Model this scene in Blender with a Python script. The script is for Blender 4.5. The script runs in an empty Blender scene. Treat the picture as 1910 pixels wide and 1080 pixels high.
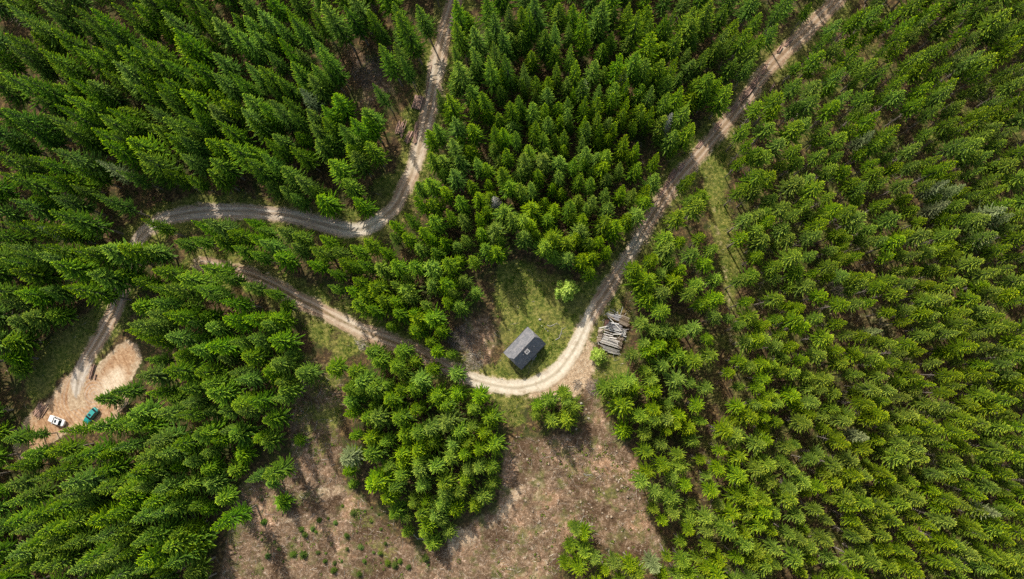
import bpy, bmesh, math, random
import numpy as np
from mathutils import Vector, Matrix, Quaternion
random.seed(7); rng = np.random.default_rng(7)
sc = bpy.context.scene
C = sc.collection
PI = math.pi

# ------------------------------------------------------------------ camera
W, H_ = 1910, 1080
F = 1273.0
CAM_Z = 167.0
d_cam = Vector(((1020 - 955) / F, -(690 - 540) / F, -1)).normalized()
Q = d_cam.rotation_difference(Vector((0, 0, -1)))
RM = np.array(Q.to_matrix())
cam = bpy.data.cameras.new('camera'); cam_o = bpy.data.objects.new('camera', cam); C.objects.link(cam_o)
cam.sensor_width = 36; cam.lens = 36 * F / W; cam.clip_start = 1; cam.clip_end = 6000
cam_o.location = (0, 0, CAM_Z); cam_o.rotation_mode = 'QUATERNION'; cam_o.rotation_quaternion = Q
sc.camera = cam_o

# ------------------------------------------------------------------ noise and terrain
def vnoise(x, y, seed):
    r = np.random.default_rng(seed).random((256, 256))
    xi = np.floor(x).astype(int); yi = np.floor(y).astype(int)
    fx = x - xi; fy = y - yi
    fx = fx * fx * (3 - 2 * fx); fy = fy * fy * (3 - 2 * fy)
    a = r[xi % 256, yi % 256]; b = r[(xi + 1) % 256, yi % 256]
    c = r[xi % 256, (yi + 1) % 256]; d = r[(xi + 1) % 256, (yi + 1) % 256]
    return (a * (1 - fx) + b * fx) * (1 - fy) + (c * (1 - fx) + d * fx) * fy
def fbm(x, y, seed, octv=4):
    s = 0; a = 0.5
    for k in range(octv):
        s = s + a * vnoise(x * 2 ** k + 17.3 * k, y * 2 ** k + 5.1 * k, seed + k); a *= 0.5
    return s / (1 - 0.5 ** octv)
def terrain(x, y):
    x = np.asarray(x, float); y = np.asarray(y, float)
    return 1.4 * (fbm(x / 75.0 + 40, y / 75.0 + 40, 11, 2) - 0.5)

def P(px, py, h=0.0):
    """world point at height h above the ground seen at pixel (px, py) of the photograph"""
    px = np.asarray(px, float); py = np.asarray(py, float)
    d = np.stack([(px - 955) / F, -(py - 540) / F, -np.ones_like(px)], -1) @ RM.T
    z = np.zeros_like(px)
    for _ in range(4):
        t = (CAM_Z - (z + h)) / -d[..., 2]
        x = d[..., 0] * t; y = d[..., 1] * t
        z = terrain(x, y)
    return np.stack([x, y, z], -1)
def pix(x, y, z):
    v = np.stack([np.asarray(x, float), np.asarray(y, float), np.asarray(z, float) - CAM_Z], -1) @ RM
    return 955 + F * v[..., 0] / -v[..., 2], 540 - F * v[..., 1] / -v[..., 2]

def in_poly(x, y, poly):
    r = np.zeros(np.shape(x), bool); n = len(poly)
    for i in range(n):
        x0, y0 = poly[i]; x1, y1 = poly[(i + 1) % n]
        if y0 == y1: continue
        c = ((y0 > y) != (y1 > y)) & (x < (x1 - x0) * (y - y0) / (y1 - y0) + x0)
        r ^= c
    return r
def seg_dist(x, y, pts, closed=False):
    d = np.full(np.shape(x), 1e9); n = len(pts)
    for i in range(n if closed else n - 1):
        ax, ay = pts[i][:2]; bx, by = pts[(i + 1) % n][:2]
        dx, dy = bx - ax, by - ay
        t = np.clip(((x - ax) * dx + (y - ay) * dy) / (dx * dx + dy * dy + 1e-9), 0, 1)
        d = np.minimum(d, np.hypot(x - ax - t * dx, y - ay - t * dy))
    return d
def sdf(x, y, poly):
    d = seg_dist(x, y, poly, True)
    return np.where(in_poly(x, y, poly), -d, d)
def sstep(a, b, v):
    t = np.clip((v - a) / (b - a), 0, 1); return t * t * (3 - 2 * t)

# ------------------------------------------------------------------ layout traced from the photograph (pixels)
ROAD_UP = [(858,-60),(848,0),(835,40),(822,90),(812,140),(805,180),(795,230),(781,280),(769,320),(753,355),(738,385),(712,408),(685,424),(655,429),(620,423),(580,412),(540,403),(500,398),(450,394),(400,394),(350,398),(310,407),(280,423),(262,441),(248,465),(239,490),(231,520),(221,560),(206,595),(184,635),(161,672),(147,705),(142,738),(146,762)]
ROAD_LOW = [(372,492),(400,497),(435,506),(470,515),(510,532),(550,555),(600,579),(640,600),(690,622),(740,641),(790,664),(840,690),(880,707),(920,718),(960,723),(1000,716),(1035,697),(1060,668),(1078,638),(1094,605),(1112,572),(1134,540),(1155,505),(1176,470),(1200,432),(1225,390),(1250,352),(1280,315),(1310,281),(1340,246),(1375,205),(1402,170),(1432,130),(1466,94),(1500,62),(1535,28),(1562,0),(1610,-60)]
TRAIL = [(1306,296),(1322,316),(1331,340),(1333,370),(1331,400),(1336,430),(1344,460),(1352,500),(1360,560),(1364,640),(1376,720)]
YARD = [(104,742),(120,712),(150,692),(180,694),(204,668),(222,648),(238,640),(252,648),(258,668),(246,692),(236,716),(232,750),(214,778),(170,798),(120,804),(96,818),(72,846),(40,852),(30,828),(52,786),(80,760)]
OPEN = [
 [(926,490),(960,476),(1000,488),(1040,512),(1095,516),(1140,522),(1152,534),(1112,592),(1085,650),(1040,702),(960,712),(900,702),(850,660),(836,622),(866,606),(900,580),(908,540)],
 [(1118,566),(1176,560),(1184,620),(1176,664),(1140,690),(1108,716),(1064,738),(1062,700),(1086,650)],
 [(1090,690),(1116,716),(1126,770),(1140,800),(1180,840),(1196,890),(1204,960),(1236,1010),(1240,1040),(1210,1042),(1150,1026),(1112,1014),(1082,996),(1052,1016),(1040,1080),(1040,1180),(800,1180),(800,1030),(850,1012),(884,968),(930,952),(936,880),(946,826),(975,818),(1020,815),(1086,806),(1090,750),(1086,720)],
 [(560,706),(624,690),(640,730),(630,800),(640,836),(622,872),(640,894),(690,950),(740,1002),(800,1034),(800,1180),(380,1180),(420,1030),(430,984),(438,940),(455,900),(496,884),(540,890),(548,846),(538,800),(550,740)],
 [(566,588),(604,592),(660,622),(704,648),(660,664),(634,690),(606,690),(604,650),(566,636)],
 [(630,72),(666,84),(706,112),(740,160),(748,196),(726,178),(700,200),(668,204),(650,150)],
 [(742,206),(770,180),(790,190),(786,262),(764,300),(744,296),(738,262),(744,230)],
 [(690,336),(736,314),(752,330),(736,372),(700,404),(664,410),(640,398),(660,380),(690,390),(698,360)],
 [(1302,318),(1336,280),(1384,232),(1392,262),(1366,320),(1356,356),(1370,420),(1384,470),(1380,540),(1366,600),(1350,560),(1344,500),(1322,430),(1316,370)],
 [(150,588),(196,556),(216,566),(190,620),(140,684),(100,730),(60,760),(40,720),(66,650)],
 [(196,396),(240,376),(286,384),(260,424),(226,450),(214,420)],
 [(1352,640),(1366,640),(1372,720),(1350,740),(1332,700)],
 [(450,520),(500,545),(560,580),(540,590),(500,560),(460,545)],
 [(880,500),(930,470),(930,520),(905,560)],
 [(905,728),(985,740),(982,800),(975,822),(940,800),(930,765)],
 [(1345,500),(1372,500),(1378,560),(1372,640),(1385,700),(1378,752),(1352,746),(1345,640)],
 [(1596,476),(1622,470),(1640,510),(1614,508)], [(1588,570),(1640,590),(1700,618),(1718,640),(1690,640),(1630,612),(1596,600)], [(1495,545),(1520,540),(1545,575),(1580,610),(1560,625),(1520,590)], [(1690,665),(1740,690),(1770,720),(1745,722),(1700,695)],
 [(1474,790),(1500,800),(1520,850),(1494,860)], [(1262,560),(1282,556),(1320,640),(1340,700),(1322,704),(1290,640)], [(1310,740),(1345,800),(1352,850),(1330,840),(1306,790)], [(1520,960),(1545,970),(1560,1010),(1535,1010)], [(1690,180),(1720,190),(1700,240),(1660,230)],
 YARD]

# ------------------------------------------------------------------ trees traced from the photograph: tip of each crown (tile origin, 3x)
T = {}
T[(0,0)] = "20,30 130,85 205,260 300,165 395,255 510,60 655,10 400,430 90,410 375,530 300,585 250,640 590,605 540,645 500,715 555,800 630,320 755,390 640,235 710,215 795,205 880,515 925,425 905,640 920,760 800,580 1010,490 905,40 970,150 960,215 1040,310 1110,90 1195,110 1270,160 1330,180 1360,90 1195,285 1180,390 1160,490 1290,400 1360,350 1175,600 1220,680 1350,520 1340,600 1255,770 1150,770 1170,880 1000,860 990,770 1370,820 1370,900 740,860 290,820 170,880 10,960 30,250 20,180 0,400 10,600 390,10 715,770 870,450"
T[(480,0)] = "150,30 205,95 300,40 390,20 500,30 620,60 760,10 800,60 690,240 780,235 900,20 1110,10 1120,120 1100,345 1215,160 1215,245 1320,215 1290,320 1400,305 1400,30 1320,60 1190,460 1260,505 1000,510 1070,530 665,470 610,590 1200,690 1420,560 1310,700 1000,700 1100,660 1070,780 950,740 1370,720 1390,820 960,860 1130,870 1220,890 1270,910 1100,960 1190,1010 960,1000 890,1020 1380,950 1400,1000 350,260 300,200 370,360 280,425 420,540 350,590 360,650 510,665 450,700 490,740 510,810 600,790 410,890 520,860 470,990 130,530 60,570 100,745 170,800 320,780 230,990 130,950 20,780 10,860 50,270 120,200 200,350 10,360 10,560 0,60 90,110"
T[(960,0)] = "40,40 80,60 220,120 390,60 240,10 330,20 480,20 650,10 700,60 770,80 780,160 760,10 900,40 920,160 980,100 1010,50 1120,10 1190,140 1250,90 1310,160 1390,190 1240,330 1340,270 1330,340 1160,230 1080,280 45,345 235,345 345,340 435,330 590,300 680,280 745,310 820,340 895,320 380,440 620,380 300,440 190,425 180,490 470,480 560,460 640,440 720,470 780,500 860,510 940,490 1010,530 1090,400 1150,420 1220,460 20,530 100,580 170,570 300,600 300,540 400,540 470,540 550,510 640,530 710,580 100,670 180,640 390,650 470,620 530,640 610,600 720,610 840,640 780,600 560,680 280,730 400,690 620,760 700,800 810,860 910,730 1000,680 960,580 400,820 390,760 240,870 330,880 50,870 80,810 140,870 500,890 520,830 600,920 690,910 130,940 250,950 360,970 430,1000 90,1010 20,1010 620,1030 520,1050 680,1060 800,970 750,1030 1390,560 1310,690 1340,760 1380,820 1300,860 1400,960 1290,1040 1370,1050 1060,1070 1000,950"
T[(1430,0)] = "260,20 100,10 50,140 570,40 520,70 750,40 640,10 850,80 780,150 940,75 970,10 1080,80 1080,190 1150,10 1320,30 1410,120 1380,40 1400,200 1420,240 430,220 530,260 620,320 320,280 430,330 440,390 300,450 200,430 490,490 600,500 770,500 700,350 820,370 800,410 890,270 990,240 1040,340 1170,260 1230,270 1300,290 1200,340 1290,360 1080,430 940,450 1060,480 1430,330 90,510 60,590 300,520 420,560 650,610 890,545 1010,580 1140,570 1320,600 1350,530 1420,540 1090,640 1180,670 960,710 760,700 510,690 440,740 370,680 250,640 200,690 190,800 90,770 30,680 330,840 480,930 390,920 660,950 870,810 660,790 980,860 1130,770 1210,770 1280,730 1420,720 1280,840 1410,910 950,1010 820,1000 700,1000 590,1030 520,1000 270,990 190,1000 330,1020 60,960 30,830 1060,900"
T[(0,360)] = "65,40 270,10 290,100 520,10 790,155 1060,160 1150,150 1270,215 1350,130 1390,240 1390,330 10,160 10,270 60,330 190,340 230,290 400,300 480,300 550,320 500,460 270,410 60,430 70,550 230,540 340,530 20,600 250,670 130,690 30,730 10,920 40,980 20,820 1110,410 1190,450 980,460 1340,510 820,520 1080,540 930,510 1240,590 850,600 920,680 820,670 720,720 700,780 800,740 1260,700 1350,690 930,800 1150,840 1280,820 1040,880 1340,920 1390,820 830,830 1260,1000 1090,1000 900,990 770,1020 1420,700 1130,1070 1300,1050 0,370 640,300"
T[(480,360)] = "340,240 300,300 420,310 290,380 390,430 450,370 510,390 520,300 590,260 580,380 690,310 740,150 830,110 880,20 960,30 910,190 820,230 970,130 1060,100 1120,30 1140,120 1230,10 1370,80 1430,120 1330,180 1330,310 1150,230 1190,350 1270,290 980,310 860,380 950,390 1050,380 740,390 680,410 530,480 630,510 740,500 500,540 400,520 570,560 540,610 610,640 680,600 800,530 830,570 960,490 1040,490 1140,470 1200,540 1080,540 1030,590 1110,620 760,670 860,650 880,700 870,750 960,680 1000,760 950,830 1060,890 980,880 100,190 100,340 20,260 180,10 330,20 540,20 140,630 80,700 70,820 30,550 80,960 380,970 220,1010 610,900 650,940 780,880 860,940 740,960 960,980 1090,1010 880,1050 560,1060 20,720 100,1060"
T[(960,360)] = "100,80 190,110 220,50 310,50 410,60 390,110 530,60 510,130 650,120 700,90 570,170 740,20 370,190 230,210 80,160 50,230 30,110 180,260 290,260 350,230 420,250 480,240 530,300 300,340 380,350 440,340 430,420 440,10 860,230 940,130 1040,40 1000,20 790,340 880,300 690,400 760,480 840,550 850,640 1060,230 1010,330 1130,300 1090,380 1140,470 1040,490 1020,550 1070,610 1140,580 1020,750 1150,690 1110,810 950,770 740,720 870,760 760,830 770,880 680,900 840,850 850,960 950,910 1020,950 1120,910 930,1050 660,1060 1010,1060 790,1060 1380,190 1390,100 1300,230 1390,340 1360,450 1300,480 1350,590 1310,130 1360,690 1310,740 1230,690 1400,810 1330,830 1290,930 1360,970 1240,1010 1430,950 1420,260"
T[(1430,360)] = "130,60 190,90 20,90 60,130 120,190 180,250 360,90 350,150 410,70 520,80 560,120 700,30 740,130 620,180 540,180 300,220 430,210 490,240 470,280 640,250 700,240 770,260 830,200 930,220 1090,210 1080,270 1020,300 960,310 880,330 720,340 540,330 300,330 190,350 210,310 90,390 400,390 290,440 200,440 480,440 540,460 620,450 730,480 870,490 800,540 680,520 570,490 270,510 350,560 80,580 240,630 550,610 620,600 460,610 830,660 740,660 820,710 920,660 1050,590 1080,640 980,590 1200,580 1130,480 1210,380 1110,350 1180,120 1090,130 1300,230 1400,40 1420,170 1250,140 1380,300 1410,420 1310,440 1420,550 1340,550 1280,650 1330,690 340,690 440,720 190,710 240,740 90,700 110,780 20,800 30,730 180,860 90,860 370,800 430,880 320,900 440,960 540,900 610,890 650,920 520,790 590,800 740,830 840,840 890,880 930,800 1000,750 1170,720 1230,800 1080,780 1190,860 1280,860 1390,880 1400,950 1300,1020 1200,1010 1100,1020 1000,960 860,960 770,950 700,960 880,1040 960,1060 700,1040 550,1020 190,1010 130,1000 50,960 360,1050 20,1040 1340,750 1430,740"
T[(0,720)] = "520,80 620,30 10,290 100,290 240,370 330,260 490,240 630,220 720,160 610,340 690,230 860,160 790,320 890,380 960,340 760,420 830,400 980,180 1070,290 1110,270 1230,150 1280,110 1330,150 1370,90 1110,470 1180,320 1310,270 1320,380 1270,480 1380,520 1420,300 1000,20 820,40 1010,100 1150,50 20,450 120,400 150,520 210,500 30,560 350,550 420,400 540,480 500,590 690,500 730,490 630,610 780,660 860,600 930,600 1010,570 1150,560 930,710 1120,710 1200,640 830,740 720,750 670,650 380,680 290,640 140,730 250,710 470,780 560,740 190,830 60,830 20,780 20,660 150,880 230,890 480,870 590,860 720,890 790,860 1170,790 900,930 1010,930 1070,870 1020,1060 900,1020 780,980 630,960 490,1030 560,980 420,990 220,1030 150,1020 180,960 20,960 110,930 60,1040 380,1060 730,1040 300,920"
T[(480,720)] = "120,20 60,70 40,190 30,310 20,510 480,20 480,90 480,160 550,30 620,20 580,180 720,80 640,190 690,320 780,20 860,130 850,10 760,190 800,290 880,280 950,250 1050,210 1040,110 980,70 1110,50 1190,130 1230,60 1300,190 1240,280 1190,240 1120,270 1080,340 880,360 1140,400 1060,420 980,460 890,430 880,490 780,400 800,440 770,510 740,590 890,580 1020,560 1040,620 1010,680 1230,370 1310,350 1220,470 1290,470 1310,560 1150,540 1170,490 1260,630 1210,680 1020,770 940,790 900,740 1060,830 970,900 920,850 970,740 1100,700 610,400 660,560 700,640 750,730 620,560"
T[(960,720)] = "130,110 200,90 300,90 280,40 330,130 210,200 120,180 600,10 520,20 680,20 800,30 620,110 720,180 800,140 800,210 870,200 950,180 930,220 1000,250 1080,210 1100,20 1040,110 620,250 850,350 760,390 840,460 760,500 940,470 890,530 1030,330 1200,260 1270,290 1190,370 1170,470 1290,420 1280,520 1390,330 1390,490 800,620 890,650 980,570 740,560 790,710 850,770 910,730 1130,590 1260,630 1330,610 1240,740 1350,660 1090,750 1400,800 1240,860 1100,830 1000,830 1110,920 1280,1000 1330,920 870,970 960,1010 1420,720 1390,950 1290,120 1380,120 1340,180 1300,20 1400,20 350,840 400,860 320,940 390,960 450,990 280,1030 560,1020 510,1060 650,1030 350,1050 700,1070"
T[(1430,720)] = "20,110 100,110 60,60 20,180 90,220 180,50 300,100 340,30 440,50 410,130 270,170 270,220 360,250 510,170 490,210 620,110 690,170 640,200 740,250 740,40 640,10 850,170 920,190 960,100 1060,50 1120,20 1080,130 1190,110 1280,60 1180,200 1260,210 1370,240 1410,100 1340,130 860,250 1010,230 1110,260 1190,280 870,310 990,310 1060,340 800,340 890,360 670,320 480,330 600,380 210,340 150,350 30,320 330,400 290,440 420,450 500,440 540,500 610,520 700,500 800,420 920,410 730,530 860,560 790,590 1020,510 1080,540 1150,490 1100,430 1250,500 1330,430 1400,500 1210,380 1380,370 1310,590 1240,620 1160,570 50,460 50,550 180,490 240,550 340,590 430,560 560,600 500,650 510,700 610,670 690,700 800,690 900,660 1030,700 1090,660 1170,690 860,750 750,790 690,860 540,780 580,830 330,720 390,780 210,740 150,660 30,660 80,740 50,820 220,890 290,920 380,890 540,870 620,930 700,950 780,940 850,960 900,860 960,800 1060,780 1130,920 1050,900 1200,960 1250,860 1330,830 1400,880 1380,800 1400,740 1330,1000 1400,990 1150,1040 1050,1030 880,1060 730,1040 640,1010 540,1000 400,990 200,990 100,950 40,970 80,1040 30,1040 1290,1060"
# stand character: pixel x, y, tree height m, crown radius m, kind (0 tall, 1 plantation, 2 young)
STAND = [(60,60,25,3.5,0),(250,150,24,3.4,0),(420,250,23,3.1,0),(100,300,25,3.6,0),(300,330,23,3.2,0),(560,80,22,2.7,0),(600,200,21,2.7,0),(560,320,20,2.7,0),(740,60,23,3.0,0),(720,200,21,3.0,0),
 (880,60,23,2.9,0),(960,60,24,2.8,0),(1090,50,23,2.9,0),(1260,40,22,2.6,0),(900,200,19,2.6,0),(860,300,17,2.4,0),(1040,160,16,2.1,2),(1160,180,17,2.1,2),(1100,270,16,2.1,2),(990,260,18,2.4,0),(1280,180,20,2.4,0),(1220,280,17,2.2,2),
 (1040,350,17,2.3,2),(980,440,18,2.6,0),(1140,440,17,2.4,2),(840,420,17,2.5,2),(640,480,16,2.4,2),(760,560,16,2.5,2),(860,560,17,2.7,2),(720,440,17,2.5,2),(820,660,14,2.3,2),
 (370,420,21,2.9,0),(480,450,20,2.7,0),(100,420,24,3.4,0),(220,480,24,3.6,0),(60,560,24,3.5,0),(360,560,21,2.9,0),(300,650,21,2.9,0),(430,650,20,2.9,0),(540,640,19,3.0,0),(540,700,18,3.0,0),
 (200,740,15,3.2,2),(15,815,12,2.6,0),(60,800,12,2.6,0),(90,835,16,2.9,0),(100,900,23,3.3,0),(300,860,22,3.3,0),(220,1000,23,3.0,0),(380,960,21,2.9,0),(440,800,20,3.0,0),
 (700,690,14,3.0,2),(760,760,14,2.9,2),(860,760,14,3.1,2),(900,860,14,2.7,2),(780,880,14,2.8,2),(820,980,12,2.5,2),(680,850,15,3.1,2),(1030,760,12,2.6,2),
 (1500,60,22,2.7,1),(1460,200,21,2.7,1),(1650,100,21,2.3,1),(1800,60,21,2.4,1),(1800,250,20,2.3,1),(1600,300,19,2.2,1),(1450,350,20,2.6,1),(1600,500,18,2.1,1),(1800,500,19,2.3,1),(1700,700,18,2.1,1),(1850,750,19,2.2,1),(1600,900,17,2.1,1),(1800,950,18,2.2,1),
 (1260,400,18,2.6,1),(1220,510,19,3.0,0),(1300,560,18,2.3,1),(1240,660,17,2.7,2),(1180,720,15,2.9,2),(1320,700,16,2.2,1),(1420,500,19,2.4,1),(1450,650,18,2.3,1),(1240,800,15,2.4,2),(1260,900,16,2.4,1),(1380,850,16,2.4,1),(1360,1000,17,2.4,1),(1480,760,17,2.2,1),(1140,1040,14,2.5,1),(1090,1000,12,2.6,2)]
SA = np.array(STAND, float)
def stand_at(px, py):
    d = np.hypot(SA[:, 0] - px, SA[:, 1] - py) + 12
    w = d ** -3; w /= w.sum()
    return float((w * SA[:, 2]).sum()), float((w * SA[:, 3]).sum()), int(SA[np.argmin(d), 4])

# ------------------------------------------------------------------ node helpers
def mat(name):
    m = bpy.data.materials.new(name); m.use_nodes = True
    nt = m.node_tree; nt.nodes.clear()
    return m, nt
def N(nt, kind, **kw):
    n = nt.nodes.new(kind)
    for k, v in kw.items():
        if k == 'ins':
            for a, b in v.items():
                n.inputs[a].default_value = b
        else: setattr(n, k, v)
    return n
def L(nt, a, b): nt.links.new(a, b)
def mixc(nt, f, a, b, blend='MIX'):
    n = nt.nodes.new('ShaderNodeMix'); n.data_type = 'RGBA'; n.blend_type = blend
    for s, v in ((n.inputs[0], f), (n.inputs[6], a), (n.inputs[7], b)):
        if hasattr(v, 'is_linked'): nt.links.new(v, s)
        else: s.default_value = (v if not isinstance(v, tuple) else (*v[:3], 1))
    return n.outputs[2]
def math_(nt, op, a, b=None, c=None, clamp=False):
    n = nt.nodes.new('ShaderNodeMath'); n.operation = op; n.use_clamp = clamp
    for s, v in zip(n.inputs, (a, b, c)):
        if v is None: continue
        if hasattr(v, 'is_linked'): nt.links.new(v, s)
        else: s.default_value = v
    return n.outputs[0]
def maprange(nt, v, a, b, c=0.0, d=1.0, smooth=True):
    n = nt.nodes.new('ShaderNodeMapRange'); n.interpolation_type = 'SMOOTHSTEP' if smooth else 'LINEAR'
    nt.links.new(v, n.inputs[0])
    for i, x in enumerate((a, b, c, d)): n.inputs[i + 1].default_value = x
    return n.outputs[0]
def noise(nt, vec, scale, detail=4, rough=0.6, dist=0.0):
    n = nt.nodes.new('ShaderNodeTexNoise'); n.inputs['Scale'].default_value = scale
    n.inputs['Detail'].default_value = detail; n.inputs['Roughness'].default_value = rough
    n.inputs['Distortion'].default_value = dist
    if vec is not None: nt.links.new(vec, n.inputs['Vector'])
    return n.outputs[0]
def ramp(nt, v, stops):
    n = nt.nodes.new('ShaderNodeValToRGB'); nt.links.new(v, n.inputs[0])
    e = n.color_ramp.elements
    while len(e) < len(stops): e.new(0.5)
    for i, (p, c) in enumerate(stops): e[i].position = p; e[i].color = (*c, 1)
    return n.outputs[0]
def attr(nt, name):
    n = nt.nodes.new('ShaderNodeAttribute'); n.attribute_name = name
    return n.outputs['Fac']
def finish(nt, col, rough=0.9, bump=None, bstr=0.5, bdist=0.1, spec=0.2, metal=0.0, trans=0.0, coat=0.0):
    b = nt.nodes.new('ShaderNodeBsdfPrincipled'); o = nt.nodes.new('ShaderNodeOutputMaterial')
    if hasattr(col, 'is_linked'): nt.links.new(col, b.inputs['Base Color'])
    else: b.inputs['Base Color'].default_value = (*col, 1)
    b.inputs['Roughness'].default_value = rough; b.inputs['Specular IOR Level'].default_value = spec
    b.inputs['Metallic'].default_value = metal; b.inputs['Coat Weight'].default_value = coat
    if bump is not None:
        n = nt.nodes.new('ShaderNodeBump'); n.inputs['Strength'].default_value = bstr; n.inputs['Distance'].default_value = bdist
        nt.links.new(bump, n.inputs['Height']); nt.links.new(n.outputs[0], b.inputs['Normal'])
    out = b.outputs[0]
    if trans > 0:
        t = nt.nodes.new('ShaderNodeBsdfTranslucent'); ms = nt.nodes.new('ShaderNodeMixShader'); ms.inputs[0].default_value = trans
        if hasattr(col, 'is_linked'): nt.links.new(col, t.inputs[0])
        else: t.inputs[0].default_value = (*col, 1)
        nt.links.new(out, ms.inputs[1]); nt.links.new(t.outputs[0], ms.inputs[2]); out = ms.outputs[0]
    nt.links.new(out, o.inputs[0])

# ground cover colours, shared by the ground and by the dissolving edges of road and yard
def make_cover_group():
    g = bpy.data.node_groups.new('ground_cover', 'ShaderNodeTree')
    g.interface.new_socket('Color', in_out='OUTPUT', socket_type='NodeSocketColor')
    g.interface.new_socket('Height', in_out='OUTPUT', socket_type='NodeSocketFloat')
    pos = g.nodes.new('ShaderNodeNewGeometry').outputs['Position']
    n1 = noise(g, pos, 0.22, 5, 0.65); n2 = noise(g, pos, 1.3, 6, 0.7); n3 = noise(g, pos, 5.0, 4, 0.7); n4 = noise(g, pos, 0.07, 4, 0.6)
    n5 = noise(g, pos, 1.15, 6, 0.75, 0.8); n6 = noise(g, pos, 0.11, 5, 0.62, 0.5)
    litter = ramp(g, n2, [(0.3, (0.036, 0.024, 0.014)), (0.5, (0.085, 0.056, 0.030)), (0.60, (0.20, 0.13, 0.055)), (0.75, (0.34, 0.23, 0.10))])
    litter = mixc(g, maprange(g, n1, 0.42, 0.62, 0, 0.75), litter, (0.040, 0.062, 0.014))
    # slash: broken pale wood, needles and bare soil
    sl = ramp(g, n5, [(0.33, (0.060, 0.042, 0.026)), (0.46, (0.115, 0.080, 0.050)), (0.57, (0.175, 0.130, 0.088)), (0.69, (0.42, 0.35, 0.28))])
    sl = mixc(g, maprange(g, n6, 0.50, 0.62, 0.0, 0.9), sl, mixc(g, 1.0, sl, (1.75, 1.62, 1.60), 'MULTIPLY'))
    sl = mixc(g, maprange(g, n6, 0.40, 0.50, 0.92, 0.0), sl, mixc(g, 1.0, sl, (0.50, 0.47, 0.44), 'MULTIPLY'))
    sl = mixc(g, maprange(g, n3, 0.35, 0.65, 0.0, 0.75), sl, mixc(g, 1.0, sl, (0.52, 0.48, 0.44), 'MULTIPLY'))
    vor = g.nodes.new('ShaderNodeTexVoronoi'); vor.inputs['Scale'].default_value = 2.2; vor.inputs['Randomness'].default_value = 1
    g.links.new(pos, vor.inputs['Vector'])
    sl = mixc(g, maprange(g, vor.outputs['Distance'], 0.10, 0.16, 0.55, 0.0), sl, (0.50, 0.42, 0.33))
    sl = mixc(g, 1.0, sl, (1.62, 1.52, 1.48), 'MULTIPLY'); sl = mixc(g, maprange(g, n1, 0.50, 0.63, 0, 0.65), sl, mixc(g, maprange(g, n2, .4, .6), (0.06, 0.08, 0.018), (0.16, 0.165, 0.05)))
    gr = ramp(g, n2, [(0.28, (0.030, 0.050, 0.010)), (0.45, (0.095, 0.130, 0.020)), (0.57, (0.235, 0.235, 0.050)), (0.72, (0.42, 0.35, 0.13))])
    gr = mixc(g, maprange(g, n4, 0.42, 0.62, 0, 0.6), gr, mixc(g, 0.6, gr, (0.24, 0.17, 0.075)))
    gr = mixc(g, maprange(g, n3, 0.4, 0.7, 0, 0.5), gr, (0.035, 0.05, 0.012))
    so = ramp(g, n2, [(0.3, (0.25, 0.165, 0.10)), (0.5, (0.45, 0.325, 0.21)), (0.7, (0.64, 0.52, 0.37))])
    so = mixc(g, maprange(g, n3, 0.45, 0.7, 0, 0.5), so, (0.16, 0.10, 0.06))
    def fac(name):
        a = attr(g, name)
        j = math_(g, 'MULTIPLY_ADD', n2, 0.7, -0.35)
        j2 = math_(g, 'MULTIPLY_ADD', n1, 1.0, -0.5)
        return maprange(g, math_(g, 'ADD', math_(g, 'ADD', a, j), j2), 0.34, 0.66)
    c = mixc(g, fac('slash'), litter, sl)
    c = mixc(g, fac('grass'), c, gr)
    c = mixc(g, fac('soil'), c, so)
    h = math_(g, 'ADD', math_(g, 'MULTIPLY', n2, 0.6), math_(g, 'MULTIPLY', n3, 0.4))
    o = g.nodes.new('NodeGroupOutput'); g.links.new(c, o.inputs[0]); g.links.new(h, o.inputs[1])
    return g
COVER = make_cover_group()
def cover(nt):
    n = nt.nodes.new('ShaderNodeGroup'); n.node_tree = COVER; return n.outputs[0], n.outputs[1]

M = {}
m, nt = mat('forest_ground'); c, h = cover(nt); finish(nt, c, 0.95, h, 0.9, 0.35, 0.1); M['ground'] = m

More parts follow.
